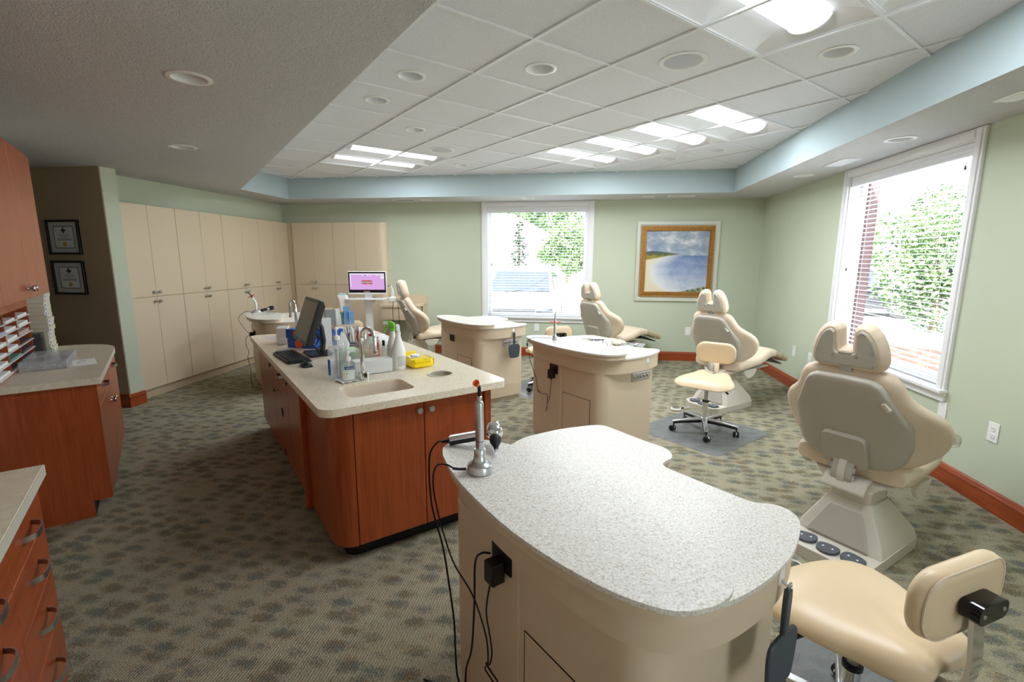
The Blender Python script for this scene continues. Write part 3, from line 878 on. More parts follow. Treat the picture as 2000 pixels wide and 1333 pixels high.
# ------------------------------------------------------------------ island
ISL = R(43.0)
CT = .866
sink_o = rrect(.655, 2.375, 1.012, 2.632, .045)
ring_c = (1.262, 2.592)
O = IS(1.0, 3.55)
def il(a, b): return (a - 1.0, b - 3.55)
g = G()
outl = [il(a, b) for a, b in rpoly([(.475, 2.232), (1.525, 2.232), (1.525, 4.87), (.475, 4.87)], [.075, .06, .06, .06], 7)]
g.prism(outl, CT - .04, CT, holes=[[il(*p) for p in sink_o], [il(*p) for p in circ(ring_c[0], ring_c[1], .072)]])
o = obj('island_countertop', g, 'island_top', smooth=30, bevel=.012, seg=3, loc=(O.x, O.y, 0), rot=ISL)
tag(o, 'long speckled beige countertop of the cherry island', 'countertop')
# sink basin
t = thing('sink', 'rectangular beige basin set into the near end of the island top', 'sink', IS(.833, 2.503, 0), ISL)
def so(ins, z): return [Vector((p[0] - .833 + 0, p[1] - 2.503, z)) for p in rrect(.655 - .006 + ins, 2.375 - .006 + ins, 1.012 + .006 - ins, 2.632 + .006 - ins, .05, 5)]
g = G().rings([so(.0064, CT - .011), so(.008, CT - .05), so(.016, CT - .13), so(.038, CT - .155), so(.09, CT - .16)], False, True)
obj('basin', g, 'sink_mat', t, smooth=40)
obj('drain', G().lathe([(.022, 0), (.02, .003), (.001, .002)], c=(0, 0, CT - .1595), n=16), 'steel', t)
# waste ring
t = thing('waste_chute', 'round waste opening with cream ring in the island top', 'waste chute', IS(ring_c[0], ring_c[1], 0), ISL)
n = 32
rs = [[(r * math.cos(2 * PI * i / n), r * math.sin(2 * PI * i / n), CT + z) for i in range(n)] for r, z in ((.081, .0005), (.081, .003), (.072, .0035), (.069, .0), (.069, -.11))]
obj('ring', G().rings(rs, False, False), mat('cream ring', S(206, 200, 178), 0.4), t, smooth=40)
obj('bag', G().lathe([(.066, -.115), (.066, -.05), (.064, -.05), (.06, -.112), (.001, -.112)], c=(0, 0, CT), n=24), 'black_rubber', t)

# cabinet with the two end doors
t = thing('sink_cabinet', 'cherry end cabinet of the island with two doors and rounded corner', 'cabinet', IS(.53, 2.29), ISL)
bo = rpoly([(0, .018), (.91, .018), (.91, .562), (0, .562)], [.10, .02, 0, 0], 8)
bi = rpoly([(.018, .036), (.892, .036), (.892, .544), (.018, .544)], [.085, .01, 0, 0], 8)
g = G().prism(bo, .10, .825, holes=[bi])
obj('body', g, 'cherry', t, smooth=30)
obj('bottom', G().prism(bi, .10, .118), 'cherry', t)
obj('kick_board', G().prism(rpoly([(.07, .08), (.86, .08), (.86, .562), (.07, .562)], [.06, 0, 0, 0]), 0, .10), 'black_kick', t)
g = G(); c = [(.105 - .10 * math.sin(a), .105 - .105 * math.cos(a)) for a in [PI / 2 * k / 10 for k in range(11)]]
obj('corner_post', G().prism([(p[0], p[1]) for p in c] + [(.018, .105), (.018, .09), (.09, .018), (.105, .018)], .10, .825), 'cherry', t, smooth=35)
for x0, x1, kx in ((.109, .483, .452), (.487, .855, .520)):
    d = obj('door', G().box(x0, 0, .10, x1, .0175, .823), 'cherry', t, bevel=.002, seg=1)
    knob(d, (kx, 0, .768), (0, -1, 0))
obj('stile', G().box(.866, 0, .10, .91, .0175, .825), 'cherry', t, bevel=.002, seg=1)
# long side cabinet
t = thing('computer_cabinet', 'cherry long side cabinet of the island with drawer and vented door', 'cabinet', IS(.53, 2.856), ISL)
ho = [(.02, .0), (.91, .0), (.91, 1.955), (.02, 1.955)]; hi = [(.038, .018), (.892, .018), (.892, 1.937), (.038, 1.937)]
obj('body', G().prism(ho, .10, .825, holes=[hi]), 'cherry', t)
obj('bottom', G().prism(hi, .10, .118), 'cherry', t)
obj('kick_board', G().box(.09, .0, 0, .86, 1.90, .10), 'black_kick', t)
obj('pilaster', G().box(-.034, .0, .085, .0195, .034, .825), 'cherry', t, bevel=.002, seg=1)
def sdoor(y0, y1, z0, z1, nm='door'): return obj(nm, G().box(0, y0, z0, .0185, y1, z1), 'cherry', t, bevel=.002, seg=1)
d = sdoor(.04, .590, .10, .823); knob(d, (0, .50, .745), (-1, 0, 0))
d = sdoor(.594, 1.150, .622, .823, 'drawer'); pull(d, (0, .77, .742), (0, 1, 0), (-1, 0, 0))
d = sdoor(.594, 1.150, .10, .618); knob(d, (0, 1.06, .572), (-1, 0, 0))
for z in (.447, .14):
    g = G().prism(circ(.865, z, .034, 24), 0, .003, fn=lambda u, v, w: (-w, u, v))
    o = obj('vent', g, 'black_plastic', d)
    g = G()
    for k in range(-3, 4): g.box(-.0045, .865 - .026, z + k * .008 - .001, -.003, .865 + .026, z + k * .008 + .001)
    if z > .3: obj('vent_bars', g, 'dark_grey', o)
d = sdoor(1.154, 1.95, .10, .823); knob(d, (0, 1.185, .745), (-1, 0, 0))

# ------------------------------------------------------------------ cherry cabinets along the left
t = thing('base_cabinet', 'cherry base cabinet under the rounded counter on the left', 'cabinet', AB(-.37, 3.675), TH)
ep = [(-.62, 0), (-.09, 0), (-.09, .10), (0, .10), (0, .826), (-.62, .826)]
obj('end_panel', G().prism(ep, 0, .018, fn=lambda u, v, w: (u, w, v)), 'cherry', t)
obj('body', G().box(-.62, .019, .10, -.021, 1.37, .826), 'cherry', t)
obj('kick_board', G().box(-.62, .019, 0, -.09, 1.36, .10), 'black_kick', t)
obj('stile', G().box(-.02, .019, .10, 0, .045, .826), 'cherry', t)
for y0, y1, hy, ky in ((.049, .690, .36, .652), (.694, 1.365, 1.03, .735)):
    d = obj('drawer', G().box(-.02, y0, .676, 0, y1, .822), 'cherry', t, bevel=.002, seg=1); pull(d, (0, hy, .75), (0, 1, 0), (1, 0, 0), .12)
    d = obj('door', G().box(-.02, y0, .104, 0, y1, .672), 'cherry', t, bevel=.002, seg=1); knob(d, (0, ky, .56), (1, 0, 0))
O = AB(-.68, 4.4)
def al(a, b): return (a + .68, b - 4.4)
outl = [al(*p) for p in rpoly([(-.345, 3.64), (-.345, 5.15), (-1.018, 5.15), (-1.018, 3.64)], [0.004, .34, 0, 0], 10)]
t = thing('rounded_counter', 'beige counter with rounded far end on the left cherry base', 'countertop', (O.x, O.y, 0), TH)
obj('counter_top', G().prism(outl, .8275, CT), 'counter_beige', t, smooth=30, bevel=.002, seg=1)
g = G(); ed = [p for p in outl if p[0] > al(-1.0, 0)[0]]
edge = [al(*p) for p in rpoly([(-.345, 3.64), (-.345, 5.15), (-1.018, 5.15), (-1.018, 3.64)], [0.004, .34, 0, 0], 10)][:13]
edge = [al(-.345, 3.64), al(-.345, 4.80)]
obj('edge_band', G().box(edge[0][0], edge[0][1] + .003, .829, edge[0][0] + .0015, edge[1][1], CT - .0015), 'counter_edge', t)

# near drawer cabinet
t = thing('drawer_cabinet', 'cherry drawer cabinet in the bottom left corner of the photo', 'cabinet', AB(-.40, .60), TH)
obj('body', G().box(-.58, 0, .10, -.021, 1.535, .826), 'cherry', t)
obj('kick_board', G().box(-.58, 0, 0, -.09, 1.525, .10), 'black_kick', t)
zr = ((.69, .822), (.519, .686), (.349, .515), (.104, .345))
for c0_, c1_ in ((1.108, 1.533), (.674, 1.104), (.24, .67)):
    for z0, z1 in zr:
        d = obj('drawer', G().box(-.02, c0_, z0, 0, c1_, z1), 'cherry_h', t, bevel=.002, seg=1)
        pull(d, (0, (c0_ + c1_) / 2, z1 - .07 if z1 - z0 < .2 else z1 - .085), (0, 1, 0), (1, 0, 0), .13, 'alu')
t = thing('drawer_counter', 'cream counter top over the near drawer cabinet', 'countertop', AB(-.68, 1.2), TH)
obj('counter_top', G().box(-.33, -.7, .8275, .295, .985, CT), 'counter_beige', t, bevel=.002, seg=1)
obj('edge_band', G().box(.295, -.7, .829, .2965, .985, CT - .0015), 'counter_edge', t)

# wall cabinets
def wallcab(label, b0, b1, doors):
    t = thing('wall_cabinet', label, 'wall cabinet', AB(-.575, b0), TH, 'cherry wall cabinets'); w = b1 - b0
    obj('body', G().box(-.43, 0, 1.345, -.021, w, 2.16), 'cherry', t)
    for i, (y0, y1) in enumerate(doors):
        d = obj('door', G().box(-.02, y0 - b0 + .002, 1.347, 0, y1 - b0 - .002, 2.158), 'cherry', t, bevel=.0015, seg=1)
        knob(d, (0, (y1 - b0 - .035) if i == 0 else (y0 - b0 + .035), 1.40), (1, 0, 0))
    return t
wallcab('cherry wall cabinet with two doors at the left photo edge', 3.05, 4.17, ((3.05, 3.61), (3.61, 4.17)))
wallcab('cherry wall cabinet nearer the camera, barely inside the left photo edge', 1.93, 3.046, ((1.93, 2.487), (2.487, 3.046)))

# pigeonhole organiser
t = thing('pigeonhole_organizer', 'cherry framed organizer of white paper slots under the wall cabinet', 'organizer', AB(-.775, 3.70), TH)
ys = [0.0, .325, .635, .985]
g = G().box(-.24, -.016, CT, 0, 0, 1.345); g.box(-.24, ys[-1], CT, 0, ys[-1] + .016, 1.345); g.box(-.24, 0, 1.228, 0, ys[-1], 1.345); g.box(-.24, 0, CT, 0, ys[-1], CT + .016)
obj('frame', g, 'cherry', t)
g = G()
for y in ys[1:3]: g.box(-.238, y - .005, CT + .016, -.001, y + .005, 1.228)
obj('dividers', g, 'cherry', t)
rows = 6; zb = CT + .016; pz = (1.228 - zb) / rows
g = G().box(-.238, 0, zb, -.232, ys[-1], 1.228)
for c in range(3):
    y0 = ys[c] + (.006 if c else .001); y1 = ys[c + 1] - (.006 if c < 2 else .001)
    for r in range(rows): g.box(-.23, y0, zb + r * pz, .012, y1, zb + r * pz + .004)
obj('shelves', g, 'white_plastic', t)
RN = ['bottom', 'second from bottom', 'third from bottom', 'third from top', 'second from top', 'top']
CN = ['near', 'middle', 'far']
PM = ['paper', 'lilac', 'paper', 'plum', 'paper', 'rose', 'paper', 'teal_card']
CW = {'paper': 'white', 'lilac': 'lilac', 'plum': 'dark plum', 'rose': 'pinkish', 'teal_card': 'teal'}
for c in range(3):
    for r in range(rows):
        m = 'plum' if (c == 2 and r in (0, 1, 2)) else PM[(c * 3 + r * 2) % 7] if (c, r) != (1, 1) else 'teal_card'
        y0 = ys[c] + .02; y1 = ys[c + 1] - .02; h = random.uniform(.008, .024)
        p = AB(-.775 - .12, 3.70 + (y0 + y1) / 2, zb + r * pz + .0045)
        o = obj('paper_stack', G().box(-.10, -(y1 - y0) / 2, 0, .115 + random.uniform(0, .012), (y1 - y0) / 2 * random.uniform(.8, 1), h), m, loc=p, rot=TH + R(random.uniform(-1.5, 1.5)))
        tag(o, '%s paper stack in the %s slot of the %s organizer column' % (CW[m], RN[r], CN[c]), 'paper stack', 'paper stacks in the organizer')

# cartons
ORD = ['bottom', 'second', 'third', 'fourth', 'fifth', 'sixth', 'seventh', 'eighth', 'ninth', 'tenth', 'eleventh', 'twelfth', 'thirteenth', 'topmost']
for k in range(14):
    p = AB(-.85 + random.uniform(-.006, .006), 4.962 + random.uniform(-.008, .008), CT + .0308 * k + .0002)
    c = thing('flat_carton', '%s flat cream carton in the stack on the rounded counter' % (ORD[k] if k in (0, 13) else ORD[k] + ' from the bottom'), 'carton', p, TH + R(random.uniform(-1, 1)), 'cartons stacked on the rounded counter')
    obj('body', G().box(-.145, -.128, 0, .145, .128, .029), 'cream_box', c, bevel=.001, seg=1)
    obj('lid', G().box(-.146, -.130, .021, .146, .130, .0302), 'cream_box', c)
    lb = obj('label', G().box(.1451, -.11, .004, .1456, -.02, .020), 'paper', c)
    obj('label_mark', G().box(.1457, -.105, .007, .1461, -.05, .017), 'blue_box', c)
t = thing('device_box', 'small grey box with black front between organizer and cartons', 'box', AB(-.83, 4.762, CT), TH)
obj('body', G().box(-.12, -.052, 0, .10, .052, .155), 'dark_grey', t, bevel=.004)
obj('front', G().box(.1003, -.046, .004, .103, .03, .13), 'black_plastic', t)
# plastic case
t = thing('compartment_case', 'clear plastic compartment case with coloured bits on the rounded counter', 'storage case', AB(-.645, 4.30, CT), TH)
w, l, h = .11, .23, .05
g = G().box(-w, -l, .0, w, l, .003)
for a in ((-w, -l, w, -l + .003), (-w, l - .003, w, l), (-w, -l, -w + .003, l), (w - .003, -l, w, l)): g.box(a[0], a[1], .003, a[2], a[3], h)
obj('tray', g, 'case_clear', t)
g = G()
for y in (-.115, 0, .115): g.box(-w + .003, y - .001, .003, w - .003, y + .001, h - .004)
g.box(-.001, -l + .003, .003, .001, l - .003, h - .004)
obj('dividers', g, 'case_clear', t)
obj('lid', G().box(-w - .002, -l - .002, h, w + .002, l + .002, h + .008), 'case_clear', t, bevel=.003)
for nm, m, rg in (('red_contents', 'red', (.015, .105)), ('dark_contents', 'dark_grey', (-.10, -.02)), ('pale_contents', 'cream_box', (-.215, -.13)), ('plum_contents', 'plum', (.125, .215))):
    g = G()
    for k in range(60):
        c = Vector((random.uniform(-w + .015, w - .015), random.uniform(*rg), random.uniform(.006, .024)))
        g.tube([c, c + Vector((random.uniform(-.012, .012), random.uniform(-.012, .012), random.uniform(-.003, .003)))], .0025, 5)
    o = obj(nm, g, m, t); o['kind'] = 'stuff'
o = obj('paper_sheet', G().box(-.06, -.12, 0, .06, .12, .0008), 'paper', loc=AB(-.47, 4.24, CT + .0003), rot=TH + R(8)); tag(o, 'white paper slip beside the plastic case on the rounded counter', 'paper')
g = G().tube(cr([(-.03, 0, .004), (0, .004, .010), (.035, 0, .004)]), .0014, 6); g.tube(cr([(-.03, .01, .004), (0, .006, .008), (.035, .012, .004)]), .0014, 6); g.tube([(-.03, 0, .004), (-.03, .01, .004)], .0016, 6)
o = obj('tweezers', g, 'steel', loc=AB(-.48, 4.24, CT + .0015), rot=TH + R(60)); tag(o, 'small metal tweezers lying on the white paper slip', 'tweezers')
# ------------------------------------------------------------------ treatment workstations
WS_LOW = [(.38, 1.0), (.48, 1.03), (.565, 1.032), (.69, 1.018), (.80, .985), (.845, .965), (.867, .94), (.872, .90), (.869, .75), (.873, .66), (.873, .63), (.862, .597), (.838, .568), (.806, .550), (.772, .547), (.746, .540), (.732, .522), (.727, .495), (.728, .40), (.731, .25), (.735, .215), (.748, .193), (.768, .172), (.778, .145), (.772, .115), (.745, .082), (.68, .051), (.58, .022), (.50, .010), (.40, .006), (.30, .014), (.22, .035), (.15, .075), (.10, .14), (.072, .24), (.062, .40), (.068, .60), (.090, .80), (.12, .95), (.20, 1.01)]
WS_LENS = [(.10, 1.0), (.125, 1.04), (.165, 1.062), (.22, 1.055), (.29, 1.01), (.335, .93), (.345, .84), (.350, .77), (.363, .718), (.400, .645), (.430, .585), (.438, .52), (.425, .425), (.392, .358), (.355, .285), (.336, .20), (.330, .13), (.320, .07), (.292, .03), (.245, .002), (.185, .0), (.125, .022), (.085, .058), (.045, .143), (.018, .27), (.005, .449), (.018, .645), (.042, .813), (.08, .95)]
def inset(out, d):
    k = len(out); r = []
    ar = sum(a[0] * b[1] - b[0] * a[1] for a, b in zip(out, out[1:] + out[:1])); s = 1 if ar > 0 else -1
    for i in range(k):
        a, b, c = Vector(out[i - 1]), Vector(out[i]), Vector(out[(i + 1) % k])
        t_ = ((b - a).normalized() + (c - b).normalized()).normalized(); r.append((b.x - t_.y * s * d, b.y + t_.x * s * d))
    return r
LOWT, RAIS = .84, .885
def workstation(label, loc, parts=None):
    t = thing('treatment_workstation', label, 'workstation', loc, TH, 'beige treatment workstations')
    low = closed_cr(WS_LOW, 3); lens = closed_cr(WS_LENS, 3)
    bo = rpoly([(.105, .095), (.70, .095), (.70, .94), (.105, .94)], [.09, .03, .03, .05], 8)
    obj('body', G().prism(bo, .045, .735), 'laminate', t, smooth=30)
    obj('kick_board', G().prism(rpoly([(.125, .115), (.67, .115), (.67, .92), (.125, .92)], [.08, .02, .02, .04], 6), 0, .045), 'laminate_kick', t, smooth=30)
    obj('apron', G().prism(inset(low, .012), .722, .8275), 'laminate', t, smooth=30)
    obj('worktop', G().prism(low, .828, LOWT), 'ws_top', t, smooth=30, bevel=.004, seg=2)
    obj('raised_skirt', G().prism(inset(lens, .013), LOWT + .0003, RAIS - .0125), 'laminate', t, smooth=30)
    obj('raised_top', G().prism(lens, RAIS - .0122, RAIS), 'ws_top', t, smooth=30, bevel=.004, seg=2)
    obj('seam_strip', G().box(.1035, .545, .045, .1055, .557, .722), mat('pale strip', S(226, 208, 182), 0.4) if 'pale strip' not in bpy.data.materials else bpy.data.materials['pale strip'], t)
    g = G().box(.1032, .215, .05, .1052, .519, .498)
    obj('access_panel', g, 'laminate', t)
    g = G()
    for a in ((.519, .05, .5215, .5005), (.215, .498, .5215, .5005), (.2125, .05, .215, .5005)): g.box(.1026, a[0], a[1], .1054, a[2], a[3])
    obj('panel_gap', g, 'gap_dark', t)
    oc = obj('outlet_plate', G().box(.099, .585, .632, .1052, .685, .706), 'black_plastic', t, bevel=.002)
    g = G()
    for y in (.61, .66): g.box(.0975, y - .016, .647, .0995, y + .016, .691)
    obj('socket', g, 'black_rubber', oc, bevel=.003)
    cp = obj('connector_plate', G().box(.43, .089, .622, .645, .0955, .688), 'alu', t, bevel=.002)
    g = G()
    for k, x in enumerate((.46, .495, .53, .57, .61)): g.lathe([(.012, 0), (.012, .004), (.009, .006), (.008, .012), (.001, .012)], n=12, T=align((x, .089, .655), (x, .05, .655)))
    obj('connectors', g, 'steel', cp, smooth=40)
    hk = obj('hook', G().box(.504, .018, .772, .530, .0232, .815), 'white_plastic', t, bevel=.003)
    obj('hook_finger', G().tube(cr([(.517, .019, .785), (.517, .008, .778), (.517, .002, .779), (.517, -.003, .788)]), .004, 8), 'white_plastic', hk, smooth=40)
    return t
def WSP(a, b, W, z=0.0): return AB(W[0] + a, W[1] + b, z)
W1 = (.65, .44); W2 = (2.444, 2.252); W3 = (2.520, 4.098); W4 = (.76, 5.86)
w1 = workstation('nearest beige workstation in the foreground with the silver curing light', AB(*W1))
dup(w1, AB(*W2), None, 'beige workstation with eyeglasses and gauze on it, middle of the row')
dup(w1, AB(*W3), None, 'beige workstation with the grey hand mirror facing the camera, below the back window')
dup(w1, AB(*W4), None, 'farthest beige workstation at the left by the tall cabinets')

# ------------------------------------------------------------------ patient chairs
def patient_chair(label, loc, rot):
    t = thing('patient_chair', label, 'dental chair', loc, rot, 'reclined cream patient chairs')
    # base: low plate at the rear, sloping pedestal
    pl = rpoly([(-.385, -.20), (-.33, -.262), (.25, -.262), (.25, .165), (-.30, .165), (-.385, .06)], [.05, .05, .02, .02, .05, .05], 4)
    base = obj('base', G().prism(pl, 0, .062), 'chair_base', t, smooth=30, bevel=.008)
    def sec(x0, x1, y0, y1, z, r): return [Vector((p[0], p[1], z)) for p in rrect(x0, y0, x1, y1, r, 3)]
    g = G().rings([sec(-.19, .25, -.258, .16, .0622, .012), sec(-.17, .24, -.245, .147, .11, .012), sec(-.105, .115, -.16, .065, .272, .012), sec(-.10, .11, -.155, .06, .285, .012)])
    obj('pedestal', g, 'chair_base', t, smooth=30)
    g = G()
    for ins, d in ((0, 0),): pass
    g.rings([[Vector(p) for p in ((-.188, -.20, .075), (-.188, .11, .075), (-.125, .03, .245), (-.125, -.125, .245))], [Vector(p) for p in ((-.200, -.19, .078), (-.200, .10, .078), (-.134, .025, .242), (-.134, -.12, .242))]])
    g.v = [(x - .0, y, z) for x, y, z in g.v]
    obj('rear_panel', g, 'chair_shell', t, smooth=20)
    obj('neck', G().prism(rrect(-.095, -.145, .105, .05, .012, 3), .285, .352), 'chair_base', t, smooth=30)
    for k, (x, y, a) in enumerate(((-.292, .055, 20), (-.310, -.062, 5), (-.300, -.175, -10))):
        T = Matrix.Translation((x, y, .062)) @ Matrix.Rotation(R(a), 4, 'Z')
        o_ = closed_cr([(-.055, 0), (-.03, -.045), (.03, -.048), (.045, 0), (.03, .048), (-.03, .045)], 3)
        p = obj('foot_pedal', G().prism(o_, 0.0003, .016, fn=lambda u, v, w, T=T: T @ Vector((u, v, w))), 'pedal_grey', base, smooth=30, bevel=.004)
        g = G()
        for dy in (-.022, .022): g.add([T @ Vector(q) for q in ((-.006, dy - .007, .0166), (-.006, dy + .007, .0166), (.01, dy, .0166))], [(0, 1, 2)])
        obj('pedal_marks', g, 'paper', p)
    # carriage under the seat
    g = G().rings([[Vector((x, y, z)) for x, y in rrect(x0, -hw, x1, hw, .02, 3)] for x0, x1, hw, z in ((-.07, .30, .13, .3525), (-.06, .46, .165, .380), (-.02, .56, .205, .400), (-.01, .57, .21, .409))])
    g.v = [(x, y - .02, z) for x, y, z in g.v]
    obj('seat_carriage', g, 'chair_base', t, smooth=25)
    g = G().prism([(-.135, .330), (-.02, .330), (-.02, .405), (-.06, .412), (-.105, .395), (-.14, .345)], -.125, .085, fn=lambda u, v, w: (u, w, v))
    obj('rear_housing', g, 'chair_base', t, bevel=.01, seg=3)
    for s in (-1, 1):
        g = G().prism(closed_cr([(.05, .415), (.22, .42), (.235, .40), (.19, .352), (.12, .335), (.06, .36)], 4), 0, .022, fn=lambda u, v, w, s=s: (u, s * (.262 + w), v))
        obj('side_cover', g, 'chair_base', t, smooth=30, bevel=.004)
    # seat cushion, knee roll and toe
    sp = [(-.045, .412, .500, .25), (-.036, .408, .514, .272), (.03, .410, .528, .284), (.20, .427, .532, .283), (.34, .437, .548, .278), (.46, .460, .580, .262), (.55, .482, .597, .25), (.62, .488, .594, .24), (.70, .482, .575, .23)]
    def cross(x, zb, zt, hw, n=20):
        cz = (zb + zt) / 2; hh = (zt - zb) / 2; r = []
        for i in range(n):
            a = 2 * PI * i / n; ca, sa = math.cos(a), math.sin(a); e = .42
            r.append(Vector((x, hw * math.copysign(abs(ca) ** e, ca), cz + hh * math.copysign(abs(sa) ** e, sa))))
        return r
    def path(pp, n=4):
        q = cr([Vector((a, b, c)) for a, b, c, d in pp], n); w = cr([Vector((d, 0, 0)) for a, b, c, d in pp], n)
        return [cross(p.x, p.y, p.z, k.x) for p, k in zip(q, w)]
    obj('seat_cushion', G().rings(path(sp)), 'vinyl', t, smooth=60)
    tp = [(.702, .480, .575, .231), (.78, .460, .553, .224), (.88, .428, .518, .212), (.98, .398, .482, .198), (1.03, .388, .462, .185), (1.055, .395, .445, .165)]
    toe = obj('toe_cover', G().rings(path(tp)), 'toe_vinyl', t, smooth=60)
    def band(x, dx, k=1.012):
        zb, zt, hw = .480 - (x - .70) * .36 + 0, .577 - (x - .70) * .335, .232 - (x - .70) * .10
        return [[Vector((p.x + (p.z - (zb + zt) / 2) * .0, p.y * k, (zb + zt) / 2 + (p.z - (zb + zt) / 2) * 1.02)) for p in cross(xx, zb - (xx - x) * .36, zt - (xx - x) * .33, hw)] for xx in (x, x + dx)]
    obj('cover_seam', G().rings(band(.71, .008), False, False), 'chair_shell', toe, smooth=60)
    obj('cover_band', G().rings(band(.87, .016), False, False), 'chair_shell', toe, smooth=60)
    obj('leg_plate', G().prism([(.55, .452), (.72, .458), (.96, .376), (.96, .362), (.70, .438), (.55, .440)], -.15, .15, fn=lambda u, v, w: (u, w, v)), 'black_plastic', t)
    # backrest frame of reference
    ta = R(20); up = Vector((-math.sin(ta), 0, math.cos(ta))); nm = Vector((math.cos(ta), 0, math.sin(ta))); B0 = Vector((-.035, 0, .478))
    def bk(u, v, w):
        wing = min(max((abs(u) - .16) / .22, 0), 1); wing = wing * wing * (3 - 2 * wing)
        w2 = w + .11 * wing * math.exp(-((v - .17) / .25) ** 2)
        return B0 + up * v + nm * w2 + Vector((0, u, 0))
    half = [(.0, -.012), (.10, -.010), (.20, .002), (.285, .030), (.343, .072), (.378, .128), (.393, .19), (.387, .25), (.361, .305), (.316, .355), (.273, .405), (.247, .455), (.230, .50), (.205, .537), (.165, .558), (.10, .566), (.0, .568)]
    bo = closed_cr(half[:-1] + [half[-1]] + [(-u, v) for u, v in half[1:-1]][::-1], 2)
    prof = [(.02, .0), (.45, .0), (.80, .002), (.93, .008), (.985, .022), (1.0, .045), (.985, .068), (.93, .086), (.80, .096), (.5, .088), (.25, .084), (.02, .083)]
    obj('backrest_cushion', G().dome(bo, (0, .26), prof, bk), 'vinyl', t, smooth=60)
    hs = [(.0, .0), (.13, .004), (.20, .02), (.252, .07), (.270, .14), (.273, .27), (.255, .32), (.188, .475), (.165, .515), (.125, .537), (.0, .542)]
    so_ = rpoly([p for p in hs] + [(-u, v) for u, v in hs[1:-1]][::-1], .03, 3)
    def sh(u, v, w):
        wing = min(max((abs(u) - .16) / .22, 0), 1); wing = wing * wing * (3 - 2 * wing)
        return B0 + up * v + nm * (w + .11 * wing * math.exp(-((v - .17) / .25) ** 2)) + Vector((0, u, 0))
    sp_ = [(.02, .004), (.9, .004), (1.0, .004), (1.0, -.020), (.985, -.028), (.96, -.032), (.86, -.034), (.5, -.034), (.02, -.034)]
    shell = obj('back_shell', G().dome(so_, (0, .26), sp_[::-1], sh), 'chair_shell', t, smooth=40)
    mp_ = rpoly([(-.115, .0), (.115, .0), (.105, .20), (-.105, .20)], .03, 4)
    obj('mount_plate', G().pill(mp_, [(.006, -.060), (.0, -.054), (.0, -.033)], lambda u, v, w: B0 + up * v + nm * w + Vector((0, u, 0))), 'chair_shell', t, smooth=40)
    g = G().prism([(.188, .44), (.212, .40), (.197, .392), (.172, .432)], -.040, -.014, fn=lambda u, v, w: B0 + up * v + nm * w + Vector((0, -u, 0)))
    obj('release_lever', g, 'chair_base', shell, bevel=.003)
    # yoke arm from the plate down to the housing
    pts = cr([(-.070, 0, .52), (-.095, 0, .455), (-.100, 0, .40), (-.085, 0, .36), (-.06, 0, .335)], 4)
    def arm(hw, th, off):
        rs = []
        for i, p in enumerate(pts):
            d = (pts[min(i + 1, len(pts) - 1)] - pts[max(i - 1, 0)]).normalized(); n_ = Vector((d.z, 0, -d.x))
            rs.append([p + n_ * (off - th) + Vector((0, -hw, 0)), p + n_ * (off - th) + Vector((0, hw, 0)), p + n_ * (off + th) + Vector((0, hw, 0)), p + n_ * (off + th) + Vector((0, -hw, 0))])
        return rs
    yk = obj('back_yoke', G().rings(arm(.052, .018, 0)), 'chair_shell', t, smooth=40, bevel=.006)
    obj('yoke_rib', G().rings(arm(.018, .004, .020)), 'chair_base', yk, smooth=40)
    for s in (-1, 1):
        rs = [[q + Vector((0, s * .0575, 0)) for q in r] for r in arm(.005, .012, 0)]
        obj('yoke_trim', G().rings(rs), 'chrome', yk, smooth=40)
    # headrest
    hp = R(10); hu = Vector((-math.sin(hp), 0, math.cos(hp))); hn = Vector((math.cos(hp), 0, math.sin(hp))); H0 = B0 + up * .578 + nm * .012
    ho = [(-.12, .0), (-.148, .012), (-.157, .04), (-.154, .08), (-.143, .125), (-.126, .165), (-.102, .197), (-.076, .212), (-.055, .208), (-.042, .19), (-.036, .088)]
    ho = ho + [(-u, v) for u, v in ho][::-1]
    fn = lambda u, v, w: H0 + hu * v + hn * w + Vector((0, u, 0))
    hc = rpoly(ho, [.02] * 9 + [.012, .008, .008, .012] + [.02] * 9, 3)
    obj('headrest_cushion', G().pill(hc, [(.004, .0), (-.005, .007), (-.016, .026), (-.018, .05), (-.012, .072), (.002, .085), (.016, .09)], fn), 'vinyl', t, smooth=50)
    hb = inset(hc, .012)
    hpn = obj('headrest_panel', G().pill(hb, [(.006, -.014), (.001, -.010), (0, .002)], fn), 'chair_shell', t, smooth=40)
    g = G()
    for u, v in ((-.128, .025), (.128, .025), (-.124, .092), (.124, .092), (-.08, .180), (.08, .180), (-.055, .065), (.055, .065)):
        g.lathe([(.006, 0), (.006, .002), (.003, .003), (.001, .001)], n=10, T=align(fn(u, v, -.0142), fn(u, v, -.03)))
    obj('panel_screws', g, 'steel', hpn, smooth=40)
    g = G().rings([[B0 + up * v + nm * w + Vector((0, u, 0)) for u, w in ((-.03, .012), (.03, .012), (.03, .026), (-.03, .026))] for v in (.47, .66)])
    obj('headrest_bar', g, 'steel', t)
    return t
CA = R(40)
C4, C3, C2, C1 = (1.515, 2.74), (1.50, 5.32), (.272, 6.675), (-2.37, 6.66)
pc = patient_chair('nearest cream patient chair in front of the tall right hand window', (C4[0], C4[1], 0), CA)
dup(pc, (C3[0], C3[1], 0), CA, 'cream patient chair with a stool behind it, below the painting')
dup(pc, (C2[0], C2[1], 0), CA, 'cream patient chair in front of the right edge of the back window')
dup(pc, (C1[0], C1[1], 0), R(33), 'farthest cream patient chair beside the scanner monitor')

